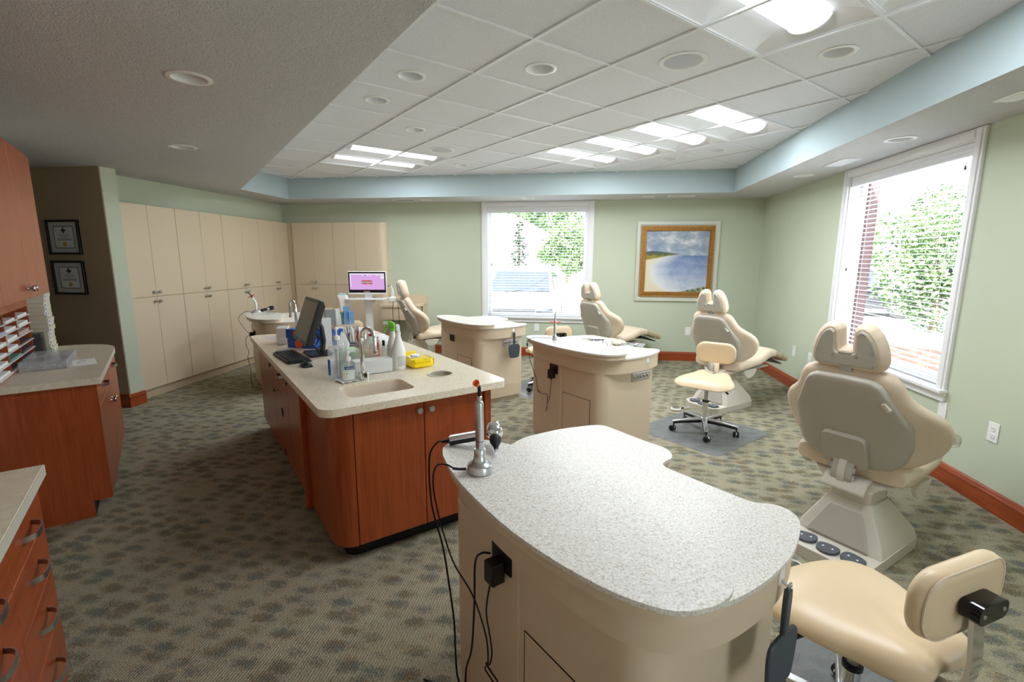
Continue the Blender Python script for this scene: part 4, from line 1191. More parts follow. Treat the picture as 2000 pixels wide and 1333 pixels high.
# ------------------------------------------------------------------ operator stools
def stool(label, loc, rot, hsc=0.0):
    t = thing('operator_stool', label, 'stool', loc, rot, 'cream operator stools')
    # star base
    base = obj('hub', G().lathe([(.034, .085), (.040, .09), (.040, .115), (.030, .13), (.026, .135), (.001, .135)], n=20), 'alu', t, smooth=40)
    for k in range(5):
        a = R(72 * k + 20); T = Matrix.Rotation(a, 4, 'Z')
        rs = [[T @ Vector(p) for p in ((x, -w, z0), (x, w, z0), (x, w * .75, z1), (x, -w * .75, z1))] for x, w, z0, z1 in ((.03, .026, .112, .132), (.12, .023, .108, .127), (.22, .019, .100, .116), (.275, .017, .094, .108), (.292, .014, .088, .100))]
        leg = obj('base_leg', G().rings(rs), 'alu', t, bevel=.004)
        rs = [[T @ Vector(p) for p in ((x, -w, z0), (x, w, z0), (x, w, z1), (x, -w, z1))] for x, w, z0, z1 in ((.03, .021, .086, .111), (.16, .018, .084, .104), (.275, .012, .074, .093))]
        obj('leg_underside', G().rings(rs), 'black_plastic', leg)
        c = T @ Vector((.278, 0, 0)); q = Matrix.Translation(c) @ Matrix.Rotation(a + R(50 + 63 * k), 4, 'Z')
        wh = obj('caster', G().lathe([(.004, .05), (.0065, .062), (.0065, .09), (.001, .09)], n=10, T=q), 'black_plastic', t, smooth=40)
        g = G()
        for s in (-1, 1):
            TT = q @ Matrix.Translation((.012, s * .014, .0255)) @ Matrix.Rotation(R(90), 4, 'X')
            g.lathe([(.018, -.0095), (.0252, -.006), (.0252, .006), (.018, .0095), (.001, .010)], n=20, T=TT)
        obj('caster_wheels', g, 'black_rubber', wh, smooth=40)
        pr = [(.0275 * math.cos(b), .0275 * math.sin(b)) for b in [PI * j / 10 for j in range(11)]]
        g = G().prism(pr, -.004, .004, fn=lambda u, v, w, q=q: q @ Vector((.012 + u, w, .0255 + v)))
        obj('caster_hood', g, 'chrome', wh, smooth=30)
    h = .43 + hsc
    obj('gas_column', G().lathe([(.026, .13), (.026, .285), (.020, .292), (.001, .292)], n=24), 'chrome', t, smooth=40)
    obj('column_cap', G().lathe([(.029, .280), (.029, .294), (.017, .296), (.001, .296)], n=24), 'black_plastic', t, smooth=40)
    obj('piston', G().lathe([(.0165, .29), (.0165, h + .01), (.001, h + .01)], n=20), 'steel', t, smooth=40)
    obj('seat_plate', G().box(-.13, -.09, h, .10, .09, h + .014), 'black_plastic', t, bevel=.004)
    obj('height_lever', G().tube(cr([(.02, .08, h + .002), (.04, .15, h - .006), (.06, .20, h - .03)]), [.006] * 7 + [.009] * 6, 8), 'black_plastic', t, smooth=40)
    # saddle seat
    half = [(.235, 0), (.232, .09), (.215, .165), (.175, .215), (.11, .235), (.03, .228), (-.05, .198), (-.11, .168), (-.165, .150), (-.205, .120), (-.222, .075), (-.212, .03), (-.206, 0)]
    half = [(x * 1.07, y * 1.07) for x, y in half]
    so_ = closed_cr(half + [(x, -y) for x, y in half[1:-1]][::-1], 2)
    def top(x, y, w):
        e = .0
        e += -.030 * max(0, (x - .10) / .13) ** 2
        e += .020 * max(0, (-x - .05) / .17) * math.exp(-((abs(y) - .10) / .07) ** 2)
        e += -.020 * math.exp(-(y / .055) ** 2) * min(max((-x + .02) / .2, 0), 1)
        e += -.018 * (abs(y) / .23) ** 2
        k = min(max((w) / .06, 0), 1)
        return (x, y, h + .014 + w + e * k)
    sp = [(.02, .0003), (.80, .0003), (.93, .004), (.985, .018), (1.0, .036), (.985, .054), (.93, .068), (.84, .077), (.65, .083), (.4, .085), (.2, .085), (.02, .085)]
    st = obj('seat', G().dome(so_, (0, 0), sp, top), 'stool_vinyl', t, smooth=60)
    # J bar and backrest
    bz = h + .272
    jb = cr([(-.02, 0, h - .006), (-.14, 0, h - .010), (-.215, 0, h - .004), (-.262, 0, h + .030), (-.276, 0, h + .10), (-.270, 0, h + .19), (-.262, 0, bz)], 5)
    rs = []
    for i, p in enumerate(jb):
        d = (jb[min(i + 1, len(jb) - 1)] - jb[max(i - 1, 0)]).normalized(); n_ = Vector((d.z, 0, -d.x))
        rs.append([p + n_ * .005 + Vector((0, -.024, 0)), p + n_ * .008, p + n_ * .005 + Vector((0, .024, 0)), p - n_ * .006 + Vector((0, .024, 0)), p - n_ * .006 + Vector((0, -.024, 0))])
    obj('back_bar', G().rings(rs), 'chrome', t, smooth=50)
    obj('bar_stub', G().box(-.225, -.021, h - .085, -.205, .021, h - .012), 'chrome', t, bevel=.004)
    hb = rrect(-.178, -.096, .178, .096, .078, 7)
    def bp(u, v, w): return (-.250 + w + .35 * u * u, u, bz + v * 1.0)
    pr = [(.02, -.0), (.75, -.002), (.90, .002), (.97, .010), (1.0, .024), (.985, .038), (.93, .048), (.8, .053), (.5, .052), (.02, .050)]
    pad = obj('back_pad', G().dome(hb, (0, 0), pr, bp), 'stool_vinyl', t, smooth=60)
    rim = [Vector(bp(p[0] * .945, p[1] * .945, .0045)) for p in hb]; rim.append(rim[0])
    obj('welt', G().tube(rim, .003, 5), 'vinyl', pad, smooth=60)
    br = obj('back_bracket', G().prism(rrect(-.062, -.026, .062, .026, .022, 5), -.046, -.003, fn=lambda u, v, w: (-.250 + w, u, bz + v)), 'black_gloss', t, smooth=30, bevel=.008, seg=3)
    g = G()
    for u in (-.042, .042): g.lathe([(.006, 0), (.005, .003), (.001, .003)], n=10, T=align((-.2955, u, bz), (-.32, u, bz)))
    obj('bracket_screws', g, 'steel', br)
    return t
st0 = stool('cream stool in the bottom right corner seen from behind', (.89, 1.465, .0042), R(119))
dup(st0, (1.15, 4.40, .0042), R(240), 'cream stool on the clear floor mat below the painting')
dup(st0, (-.36, 5.62, .0042), R(122), 'cream stool half hidden behind the workstation by the back window')
dup(st0, (-2.97, 5.66, 0), R(128), 'cream stool behind the island, only its back showing below the scanner monitor')

# clear floor mats
def fmat(label, pts, rr=.06):
    c = sum((Vector(p) for p in pts), Vector((0, 0))) / len(pts)
    o = obj('chair_mat', G().prism(rpoly([(p[0] - c.x, p[1] - c.y) for p in pts], rr, 5), .0012, .004), 'mat_vinyl', loc=(c.x, c.y, 0), smooth=30)
    tag(o, label, 'floor mat', 'clear vinyl chair mats'); return o
fmat('clear floor mat under the stool below the painting', [(1.12, 3.80), (1.745, 4.43), (1.15, 5.02), (.50, 4.36)])
fmat('clear floor mat under the stool by the back window', [(-.50, 5.10), (.10, 5.72), (-.40, 6.32), (-.98, 5.72)])
fmat('clear floor mat under the stool in the bottom right corner', [(1.07, .92), (1.60, 1.46), (1.08, 2.06), (.525, 1.49)])

# foot controls of the handpieces
def footctl(loc, rot, cord, label):
    t = thing('foot_control', label, 'foot control', loc, rot, 'white foot controls')
    obj('base', G().lathe([(.052, 0), (.054, .006), (.048, .018), (.001, .018)], n=28), 'white_plastic', t, smooth=40)
    obj('disc', G().lathe([(.040, .0185), (.036, .030), (.02, .036), (.001, .037)], n=28), 'chrome', t, smooth=40)
    obj('cord', G().tube(cr([(.05, 0, .010), (.09, .01, .016)] + cord, 6), .005, 7), 'white_plastic', t, smooth=60)
    obj('cord_collar', G().tube([(.048, 0, .010), (.085, .008, .015)], .008, 8), 'black_rubber', t, smooth=40)
footctl((1.03, 2.42, 0), R(10), [(.13, .0, .008), (.15, -.08, .007), (.20, -.15, .006)], 'white foot control with chrome disc beside the nearest patient chair base')
footctl((1.02, 5.02, 0.0045), R(10), [(.12, .03, .012), (.16, .04, .006)], 'white foot control with chrome disc under the stool below the painting')
t = thing('coiled_cable', 'black coiled cable on the carpet behind the nearest patient chair', 'cable', (1.99, 3.30, 0))
g = G().tube([(.055 * (1 + .12 * math.sin(3.1 * a)) * math.cos(a), .055 * (1 - .1 * math.cos(2.3 * a)) * math.sin(a), .008 + .0016 * a) for a in [k * .25 for k in range(92)]], .007, 6)
obj('loops', g, 'black_rubber', t, smooth=60)
# ------------------------------------------------------------------ things on the island
def faucet(a, b, h, ang, label, sensor=True):
    t = thing('faucet', label, 'faucet', IS(a, b, CT), ISL + ang)   # local -y is where the spout points
    obj('base', G().prism(rpoly([(-.026, -.020), (.026, -.020), (.028, .0), (.022, .024), (-.022, .024), (-.028, .0)], .006, 3), 0.0003, .045), 'chrome', t, smooth=30, bevel=.003)
    if sensor: obj('sensor', G().box(-.010, -.0212, .012, .010, -.0198, .036), 'black_gloss', t)
    pts = [(0, .004, .045), (0, .004, h * .55)] + [(0, .004 - .062 + .062 * math.cos(q), h - .062 + .062 * math.sin(q)) for q in [PI * k / 12 for k in range(0, 12)]] + [(0, -.121, h - .075), (0, -.124, h * .55)]
    obj('spout', G().tube(cr(pts, 2), [.0125] * 5 + [.0105] * (len(cr(pts, 2)) - 5), 14), 'chrome', t, smooth=50)
    obj('spout_tip', G().lathe([(.0115, 0), (.0125, .004), (.0125, .02), (.0105, .022)], c=(0, -.124, h * .55 - .004), n=16), 'chrome', t, smooth=40)
    return t
faucet(.833, 2.725, .305, R(18), 'chrome gooseneck faucet with square sensor base at the island sink')
faucet(.80, 4.45, .33, R(190), 'chrome gooseneck faucet at the far end of the island', False)

def pump_bottle(name, label, a, b, rx, ry, hs, ht, rot, liq, body='clear_plastic', fill=.45):
    t = thing(name, label, 'pump bottle', IS(a, b, CT), ISL + rot)
    n = 24
    def ring(k, z, kx=1.0): return [Vector((rx * k * math.cos(2 * PI * i / n), ry * k * math.sin(2 * PI * i / n), z)) for i in range(n)]
    def nk(z, r): return [Vector((r * math.cos(2 * PI * i / n), r * math.sin(2 * PI * i / n), z)) for i in range(n)]
    prof = [(.80, .002), (.95, .004), (1, .012), (1, hs * .62), (.96, hs * .76), (.80, hs * .90), (.5, hs * .97)]
    obj('body', G().rings([ring(k, z) for k, z in prof] + [nk(hs, .013), nk(hs + .012, .013)]), body, t, smooth=50)
    obj('liquid', G().rings([ring(.90, .006), ring(.94, .014), ring(.94, hs * fill), ring(.94, hs * fill + .001)]), liq, t, smooth=40)
    obj('collar', G().lathe([(.0175, hs + .004), (.0185, hs + .008), (.0175, hs + .026), (.009, hs + .030), (.006, hs + .034)], n=18), 'white_plastic', t, smooth=40)
    g = G().tube([(0, 0, hs + .03), (0, 0, ht - .012)], .0055, 10); g.tube(cr([(0, 0, ht - .012), (0, 0, ht - .004), (.012, 0, ht), (.045, 0, ht - .004)], 4), .006, 8)
    g.lathe([(.012, ht - .012), (.013, ht - .004), (.008, ht + .002), (.001, ht + .003)], n=14)
    obj('pump', g, 'white_plastic', t, smooth=50)
    obj('dip_tube', G().tube([(0, 0, .012), (.004, 0, hs)], .003, 6), 'white_plastic', t)
    return t
pb = pump_bottle('sanitizer_bottle', 'large clear pump bottle half full of gel beside the island faucet', .715, 2.815, .056, .036, .228, .303, R(0), 'liquid')
obj('label_edge', G().rings([[Vector((.0565 * math.cos(q), .0365 * math.sin(q), z)) for q in [PI * (.78 + .40 * k / 8) for k in range(9)]] for z in (.03, .12)], False, False, closed=False), 'blue_box', pb)
sb = pump_bottle('soap_bottle', 'small clear soap pump bottle with blue label on a napkin by the island sink', .752, 2.742, .040, .026, .112, .172, R(0), 'soap', fill=.5)
obj('label', G().rings([[Vector((.0408 * math.cos(q), .0268 * math.sin(q), z)) for q in [PI * (1.28 + .44 * k / 8) for k in range(9)]] for z in (.070, .087)], False, False, closed=False), 'blue_label', sb)
text_obj('label_text', 'Softsoap', .0118, 'paper', sb, Matrix.Translation((0, -.0276, .0785)) @ Matrix.Rotation(R(90), 4, 'X'))
obj('label_leaf', G().prism([(-.016, .040), (-.008, .052), (-.004, .060), (-.010, .050), (-.020, .054)], 0, .0006, fn=lambda u, v, w: (u, -.0266 - w, v)), 'green_plastic', sb)
nn = 14; g = G(); vs = []
for i in range(nn + 1):
    for j in range(nn + 1):
        x, y = i / nn - .5, j / nn - .5; e = max(abs(x), abs(y)) * 2
        vs.append((x * .135, y * .125, .0012 + (.010 * abs(math.sin(9 * x + 3 * y)) * max(0, e - .55) * 2.0)))
g.add(vs, [(i * (nn + 1) + j, (i + 1) * (nn + 1) + j, (i + 1) * (nn + 1) + j + 1, i * (nn + 1) + j + 1) for i in range(nn) for j in range(nn)])
o = obj('napkin', g, 'tissue', smooth=60, loc=IS(.752, 2.742, CT), rot=ISL + R(12)); tag(o, 'crumpled white napkin under the soap bottle', 'napkin')

def spray(name, label, a, b, h, head, rot, cap=None, body='white_plastic', rb=.043):
    t = thing(name, label, 'spray bottle', IS(a, b, CT), rot)
    s = h * .78
    obj('body', G().lathe([(rb * .9, .0005), (rb, .006), (rb, s * .50), (rb * .93, s * .58), (rb * .62, s * .78), (rb * .42, s * .92), (.0155, s)], n=28), body, t, smooth=50)
    obj('collar', G().lathe([(.017, s), (.018, s + .004), (.017, s + .018), (.012, s + .022)], n=18), head, t, smooth=40)
    g = G().prism([(-.022, s + .022), (-.016, h - .012), (.01, h), (.050, h - .003), (.060, h - .006), (.060, h - .026), (.02, h - .030), (.014, s + .022)], -.012, .012, fn=lambda u, v, w: (u, w, v))
    obj('head', g, head, t, bevel=.004)
    g = G().prism([(.030, h - .030), (.040, h - .030), (.052, h - .058), (.066, h - .078), (.060, h - .078), (.044, h - .060)], -.006, .006, fn=lambda u, v, w: (u, w, v)); obj('trigger', g, head, t, bevel=.002)
    if cap: obj('nozzle', G().box(.020, -.0125, h - .024, .058, .0125, h - .004), cap, t, bevel=.002)
    return t
sp1 = spray('spray_bottle', 'white spray bottle with printed label and magenta strip on the island', 1.104, 2.86, .285, 'white_plastic', R(118))
n = 12
obj('label', G().rings([[Vector((.0436 * math.cos(q), .0436 * math.sin(q), z)) for q in [PI * (.10 + 0.9 * k / n) for k in range(n + 1)]] for z in (.018, .095)], False, False, closed=False), 'paper', sp1, rot=R(132))
g = G()
for k in range(11): g.rings([[Vector((.044 * math.cos(q), .044 * math.sin(q), z)) for q in [PI * (.18 + .62 * j / 8) for j in range(9)]] for z in (.026 + .006 * k, .0285 + .006 * k)], False, False, closed=False)
obj('label_print', g, 'grey_text', sp1, rot=R(132))
obj('magenta_strip', G().rings([[Vector((.0440 * math.cos(q), .0440 * math.sin(q), z)) for q in [PI * (1.02 + .16 * j / 5) for j in range(6)]] for z in (.02, .09)], False, False, closed=False), 'pink_label', sp1, rot=R(132))
spray('spray_bottle', 'white spray bottle with bright green trigger head on the island', 1.106, 2.962, .298, 'green_plastic', R(176), 'white_metal', rb=.040)

# wipes pack
t = thing('wipes_pack', 'opened yellow pack of wipes on the island top', 'wipes pack', IS(1.236, 2.885, CT), ISL + R(4))
ol = [(-.072, -.085), (.075, -.095), (.085, .08), (-.064, .092)]
rs = []
for k, z, j in ((.86, .001, .002), (1.0, .012, .004), (1.02, .03, .006), (1.0, .048, .008), (.93, .058, .008)):
    r = []
    for p in rpoly(ol, .02, 4): r.append(Vector((p[0] * k + random.uniform(-j, j), p[1] * k + random.uniform(-j, j), z + random.uniform(-j, j) * .6)))
    rs.append(r)
obj('pouch', G().rings(rs, True, True), 'yellow', t, smooth=25)
g = G().add([(-.06, .02, .060), (.02, .035, .063), (.03, .085, .088), (-.055, .08, .084), (-.064, .03, .064), (.0, .06, .080)], [(0, 1, 5), (1, 2, 5), (2, 3, 5), (3, 4, 5), (4, 0, 5)]); obj('top_flap', g, 'yellow', t)
obj('pack_label', G().add([(-.058, -.02, .0625), (.01, -.03, .0635), (.016, .02, .0675), (-.052, .03, .068)], [(0, 1, 2, 3)]), 'paper', t)
obj('wipe', G().add([(-.02, .0, .066), (.04, -.01, .066), (.03, .03, .072), (-.03, .035, .075)], [(0, 1, 2, 3)]), 'tissue', t)
obj('label_mark', G().add([(-.044, -.006, .0655), (.0, -.012, .0662), (.003, .006, .0672), (-.04, .013, .0678)], [(0, 1, 2, 3)]), 'plum', t)
obj('gusset', G().rings([[Vector((.086, y, z)) for y in (-.08, -.03, .03, .075)] for z in (.01, .034, .055)], False, False, closed=False), 'yellow', t)

def acrylic_box(g, x0, y0, x1, y1, h, th=.003, cuts=()):
    g.box(x0, y0, 0.0003, x1, y1, th)
    g.box(x0, y0, th, x1, y0 + th, h); g.box(x0, y1 - th, th, x1, y1, h); g.box(x0, y0 + th, th, x0 + th, y1 - th, h); g.box(x1 - th, y0 + th, th, x1, y1 - th, h)
    for y in cuts: g.box(x0 + th, y, th, x1 - th, y + th, h)
    return g
# towel holder
t = thing('towel_holder', 'clear acrylic holder of folded paper towels behind the island faucet', 'acrylic holder', IS(.93, 2.81, CT), ISL)
obj('case', acrylic_box(G(), -.125, -.0, .125, .21, .15, cuts=(.105,)), 'acrylic', t)
o = thing('towel_stack', 'stack of folded white paper towels in the acrylic holder', 'paper towels', IS(.93, 2.862, CT + .0035), ISL)
for k in range(12): obj('towel', G().box(-.117 + random.uniform(-.002, .002), -.046, .0069 * k, .117 + random.uniform(-.003, .002), .046, .0069 * k + .0062), 'tissue', o, bevel=.001, seg=1)
def small_bottle(label, a, b, r, h, m, capm, z=CT + .0035):
    t = thing('small_bottle', label, 'bottle', IS(a, b, z), ISL)
    obj('body', G().lathe([(r * .9, 0), (r, .004), (r, h * .68), (r * .5, h * .8), (r * .45, h * .84)], n=18), m, t, smooth=40)
    obj('cap', G().lathe([(r * .55, h * .80), (r * .58, h * .82), (r * .52, h), (.001, h + .002)], n=16), capm, t, smooth=40)
small_bottle('small red bottle in the rear of the acrylic towel holder', 1.00, 2.965, .020, .165, 'red', 'red')
small_bottle('small clear bottle with black cap in the rear of the acrylic towel holder', 1.042, 2.955, .016, .175, 'milky', 'black_plastic')
# tissue box
t = thing('tissue_box', 'pale green tissue box with white tissue sticking up on the island', 'tissue box', IS(.845, 3.085, CT), ISL)
obj('carton', G().box(-.062, -.06, 0.0003, .062, .06, .122), 'mint_box', t, bevel=.002)
obj('cover', acrylic_box(G(), -.067, -.065, .067, .065, .126), 'acrylic', t)
rs = []
for k, (z, w) in enumerate(((.1225, .034), (.15, .042), (.18, .030), (.21, .015), (.232, .003))):
    rs.append([Vector((-.012 - z * .06 + w * math.cos(2 * PI * i / 12) * (1.0 if i % 2 else .55), w * .7 * math.sin(2 * PI * i / 12) * (1.0 if i % 3 else .6), z + (.006 if i % 2 else -.004))) for i in range(12)])
obj('tissue', G().rings(rs), 'tissue', t, smooth=50)
# jug
t = thing('plastic_jug', 'white plastic jug with a little amber liquid behind the towel holder', 'jug', IS(1.02, 3.11, CT), ISL)
obj('body', G().rings([[Vector((p[0], p[1], z)) for p in rrect(-w, -w * .8, w, w * .8, w * .45, 4)] for w, z in ((.062, .0005), (.066, .008), (.066, .12), (.055, .155), (.025, .178), (.02, .19))]), 'milky', t, smooth=50)
obj('liquid', G().prism(rrect(-.060, -.047, .060, .047, .028, 4), .006, .085), 'amber', t, smooth=40)
obj('cap', G().lathe([(.022, .188), (.022, .205), (.001, .206)], n=18), 'red', t)
# tiers of brochures
def card(label, a, b, z, w, h, m, lean, rot, th=.006):
    o = obj('brochure', G().box(-w / 2, -th / 2, 0, w / 2, th / 2, h, Matrix.Rotation(lean, 4, 'X')), m, loc=IS(a, b, z), rot=ISL + rot)
    return tag(o, label, 'brochure', 'brochures in the acrylic rack')
t = thing('brochure_rack', 'clear acrylic brochure rack behind the computer monitor on the island', 'brochure rack', IS(1.03, 4.02, CT), ISL)
g = acrylic_box(G(), -.13, -.10, .13, .0, .10, cuts=(-.05,)); g.box(-.13, .003, .0003, .13, .006, .26); g.box(-.13, -.07, .155, .13, .003, .158); g.box(-.13, -.07, .158, .13, -.067, .215); g.box(-.13, -.07, .158, -.127, .003, .215); g.box(.127, -.07, .158, .13, .003, .215)
obj('rack', g, 'acrylic', t)
card('tan and grey brochure on the upper tier of the acrylic rack', 0.955, 3.985, CT + .1585, .09, .145, 'counter_beige', R(-6), 0)
card('dark grey brochure on the upper tier of the acrylic rack', 0.975, 3.972, CT + .1585, .08, .13, 'grey_text', R(-4), 0)
card('white brochure leaning on the upper tier of the acrylic rack', 1.035, 3.985, CT + .1585, .05, .135, 'paper', R(-8), R(6))
card('light blue tall brochure on the upper tier of the acrylic rack', 1.105, 3.980, CT + .1585, .05, .150, 'blue_card', R(-3), 0)
card('shorter light blue brochure on the upper tier of the acrylic rack', 1.135, 3.960, CT + .1585, .04, .11, 'blue_card', R(-3), 0)
card('teal green brochure on the upper tier of the acrylic rack', 1.075, 3.992, CT + .1585, .05, .10, 'teal_card', R(-5), 0)
card('blue printed brochure on the lower tier of the acrylic rack', 1.000, 3.940, CT + .0035, .12, .13, 'blue_box', R(-8), 0)
card('white printed brochure on the lower tier of the acrylic rack', 1.100, 3.990, CT + .0035, .10, .13, 'paper', R(-5), 0)
t = thing('white_carton', 'tall white carton standing behind the monitor on the island', 'carton', IS(.925, 3.955, CT), ISL)
obj('body', G().box(-.035, -.04, 0.0003, .035, .04, .225), 'paper', t, bevel=.002)
obj('flap', G().box(-.036, -.041, .215, .036, .041, .227), 'tissue', t)
# instrument caddy
t = thing('instrument_caddy', 'clear compartment caddy for instruments on the island', 'caddy', IS(1.085, 3.56, CT), ISL)
obj('case', acrylic_box(G(), -.15, -.14, .15, .16, .085, cuts=(-.045, .045)), 'acrylic', t)
for k, (a, b, m, lb) in enumerate(((1.0, 3.47, 'black_plastic', 'black box in the near part of the instrument caddy'), (1.0, 3.56, 'dark_grey', 'dark grey box in the far part of the instrument caddy'))):
    o = obj('small_box', G().box(-.045, -.026, 0, .045, .026, .075), m, loc=IS(a, b, CT + .0036), rot=ISL, bevel=.002); tag(o, lb, 'box')
NI = 14
for k in range(NI):
    a, b = 1.06 + random.uniform(-.05, .05), 3.66 + random.uniform(-.03, .03)
    o = obj('steel_instrument', G().tube(cr([(0, 0, 0), (random.uniform(-.01, .01), random.uniform(-.01, .01), .10), (random.uniform(-.03, .02), random.uniform(-.02, .02), .185)], 3), [.0022, .003, .003, .003, .003, .003, .0022], 7), 'steel', loc=IS(a, b, CT + .004), rot=ISL, smooth=50)
    tag(o, 'thin steel instrument standing in the island caddy', 'instrument', 'steel instruments in the caddy')
def pliers(a, b, m, label, rot):
    t = thing('pliers', label, 'pliers', IS(a, b, CT + .004), ISL + rot)
    for s in (-1, 1):
        obj('handle', G().tube(cr([(s * .004, 0, .055), (s * .018, 0, .09), (s * .020, 0, .12), (s * .010, 0, .155)], 4), .0055, 8), m, t, smooth=50)
        obj('jaw', G().tube([(s * .004, 0, .056), (s * .004, 0, .02), (s * .001, 0, .002)], [.006, .005, .002], 8), 'steel', t, smooth=40)
pliers(1.08, 3.57, 'red', 'red handled pliers standing in the island caddy', R(10))
pliers(1.12, 3.55, 'cream_box', 'cream handled pliers standing in the island caddy', R(30))
pliers(1.155, 3.56, 'blue_card', 'pale blue handled pliers standing in the island caddy', R(-10))
for k, (a, b, m, nm_) in enumerate(((1.12, 3.455, 'green_plastic', 'green'), (1.15, 3.465, 'black_plastic', 'black'), (1.18, 3.47, 'red', 'short red'))):
    t = thing('marker', '%s capped marker in the near part of the island caddy' % nm_, 'marker', IS(a, b, CT + .004), ISL)
    obj('barrel', G().lathe([(.006, 0), (.0065, .07), (.006, .075)], n=12), 'black_plastic' if m != 'black_plastic' else 'dark_grey', t, smooth=40)
    obj('cap', G().lathe([(.007, .075), (.007, .11), (.004, .115), (.001, .115)], n=12), m, t, smooth=40)

# glove boxes
def glovebox(a, b, z, rot, label):
    t = thing('glove_box', label, 'glove box', IS(a, b, z), ISL + rot, 'blue glove boxes')
    obj('carton', G().box(-.12, -.058, 0.0003, .12, .058, .072), 'blue_box', t, bevel=.002)
    obj('side_panel', G().box(-.1215, -.055, .004, -.1201, .055, .068), 'paper', t)
    obj('orange_spot', G().prism([p for p in circ(0, .036, .036, 24)], 0, .001, fn=lambda u, v, w: (u - .015, -.0581 - w, v)), 'orange', t)
    obj('opening', G().prism([(p[0] * 1.6, p[1] * .8) for p in circ(0, 0, .03, 20)], .0722, .0728), 'tissue', t)
    return t
glovebox(.775, 4.00, CT, R(-50), 'lower blue glove box with orange spot behind the keyboard')
gb = glovebox(.768, 4.012, CT + .073, R(-52), 'upper blue glove box in the acrylic holder behind the keyboard')
t = thing('glove_holder', 'clear acrylic glove dispenser at the far end of the island', 'acrylic holder', IS(.665, 4.30, CT), ISL + R(-15))
obj('case', acrylic_box(G(), -.05, -.10, .05, .10, .165), 'acrylic', t)
o = obj('paper_stack', G().box(-.04, -.09, 0, .04, .09, .13), 'paper', loc=IS(.665, 4.30, CT + .0035), rot=ISL + R(-15), bevel=.002); tag(o, 'white paper bibs stack in the acrylic dispenser on the island', 'paper stack')
o = obj('plastic_sheet', G().box(-.07, -.11, 0.0002, .07, .11, .0012), 'bag', loc=IS(.66, 4.62, CT), rot=ISL + R(8)); tag(o, 'clear plastic sheet lying at the far end of the island', 'plastic sheet')
# loose papers
for k, (a, b, r) in enumerate(((1.39, 4.02, 6), (1.40, 4.18, -12), (1.36, 3.86, 20))):
    o = obj('paper_sheet', G().box(-.10, -.14, 0, .10, .14, .0008), 'paper', loc=IS(a, b, CT + .0003 + .001 * k), rot=ISL + R(r)); tag(o, ('middle', 'farthest', 'nearest')[k] + ' of the loose white papers at the right edge of the island', 'paper', 'loose papers on the island')
    g = G()
    for q in range(5): g.box(-.07, -.11 + q * .05, .0009, .05 - .02 * (q % 2), -.105 + q * .05, .0011)
    obj('print', g, 'rose' if k == 0 else 'grey_text', o)

# monitor, keyboard, mouse
t = thing('computer_monitor', 'black computer monitor tilted back on the island, seen from its side', 'monitor', IS(.74, 3.65, CT), ISL)
TM = Matrix.Translation((0.0, 0, .25)) @ Matrix.Rotation(R(20), 4, 'Y')     # local: x depth (front is -x), y width, z height
obj('housing', G().box(-.022, -.225, -.165, .012, .225, .165, TM), 'black_plastic', t, bevel=.006)
obj('back_cover', G().rings([[TM @ Vector((x, y * k, z * k)) for y, z in ((-.21, -.15), (.21, -.15), (.21, .15), (-.21, .15))] for x, k in ((.012, 1.0), (.032, .92), (.046, .6))]), 'black_plastic', t, smooth=20)
obj('screen', G().box(-.0232, -.200, -.135, -.0221, .200, .142, TM), 'screen_off', t)
obj('badge', G().box(-.0234, -.012, -.154, -.0221, .012, -.147, TM), 'steel', t)
g = G()
for k in range(16): g.box(-.008, -.2265, -.14 + .017 * k, .026, -.2248, -.134 + .017 * k, TM)
obj('side_vents', g, 'key', t)
obj('stand_arm', G().rings([[Vector((x, y, z)) for y in (-.035, .035) for x in ((x0, x0 + .02) if y < 0 else (x0 + .02, x0))] for x0, z in ((.03, .30), (.075, .20), (.085, .10), (.07, .014))]), 'dark_grey', t, bevel=.004)
obj('stand_foot', G().prism(rpoly([(-.03, -.13), (.13, -.10), (.13, .10), (-.03, .13)], .02, 3), 0.0003, .014), 'black_plastic', t, bevel=.004)
g = G()
for k in range(4):
    y = -.10 + .05 * k
    g.tube(cr([(.045, y * .6, .16), (.06 + .02 * (k % 2), y + .03, .09), (.02, y - .04, .03 + .012 * k), (.08, y - .06, .022), (.13, y, .02)], 5), .0035, 6)
obj('cables', g, 'black_rubber', t, smooth=60)
t = thing('keyboard', 'black keyboard on the island top', 'keyboard', IS(.603, 3.60, CT), ISL + R(4))
obj('tray', G().rings([[Vector((x, y, z)) for x, y in rrect(-.080 + i, -.222 + i, .075 - i, .222 - i, .02, 4)] for i, z in ((.004, .0005), (0, .004), (0, .012), (.006, .018))]), 'black_plastic', t, smooth=30)
g = G()
for r in range(5):
    for c in range(15):
        if r == 0 and 4 <= c <= 9: continue
        x, y = -.060 + r * .0235, .205 - c * .0283
        g.box(x, y - .024, .018, x + .0195, y, .0235)
g.box(-.060, .205 - 9 * .0283 - .024, .018, -.0405, .205 - 4 * .0283, .0235)
obj('keys', g, 'key', t)
t = thing('computer_mouse', 'black mouse in front of the keyboard on the island', 'mouse', IS(.628, 3.268, CT), ISL + R(95))
pr = []
for x, w, h in ((-.055, .016, .010), (-.05, .028, .022), (-.02, .033, .034), (.02, .030, .032), (.048, .026, .018), (.056, .016, .008)):
    pr.append([Vector((x, w * math.cos(a), max(.0008, h * math.sin(a)))) for a in [PI * k / 10 for k in range(11)]])
obj('shell', G().rings(pr), 'black_plastic', t, smooth=50)
obj('wheel', G().lathe([(.008, -.003), (.009, 0), (.008, .003)], n=14, T=Matrix.Translation((.032, 0, .026)) @ Matrix.Rotation(R(90), 4, 'X')), 'dark_grey', t)

# ------------------------------------------------------------------ things on the workstations
WR = TH
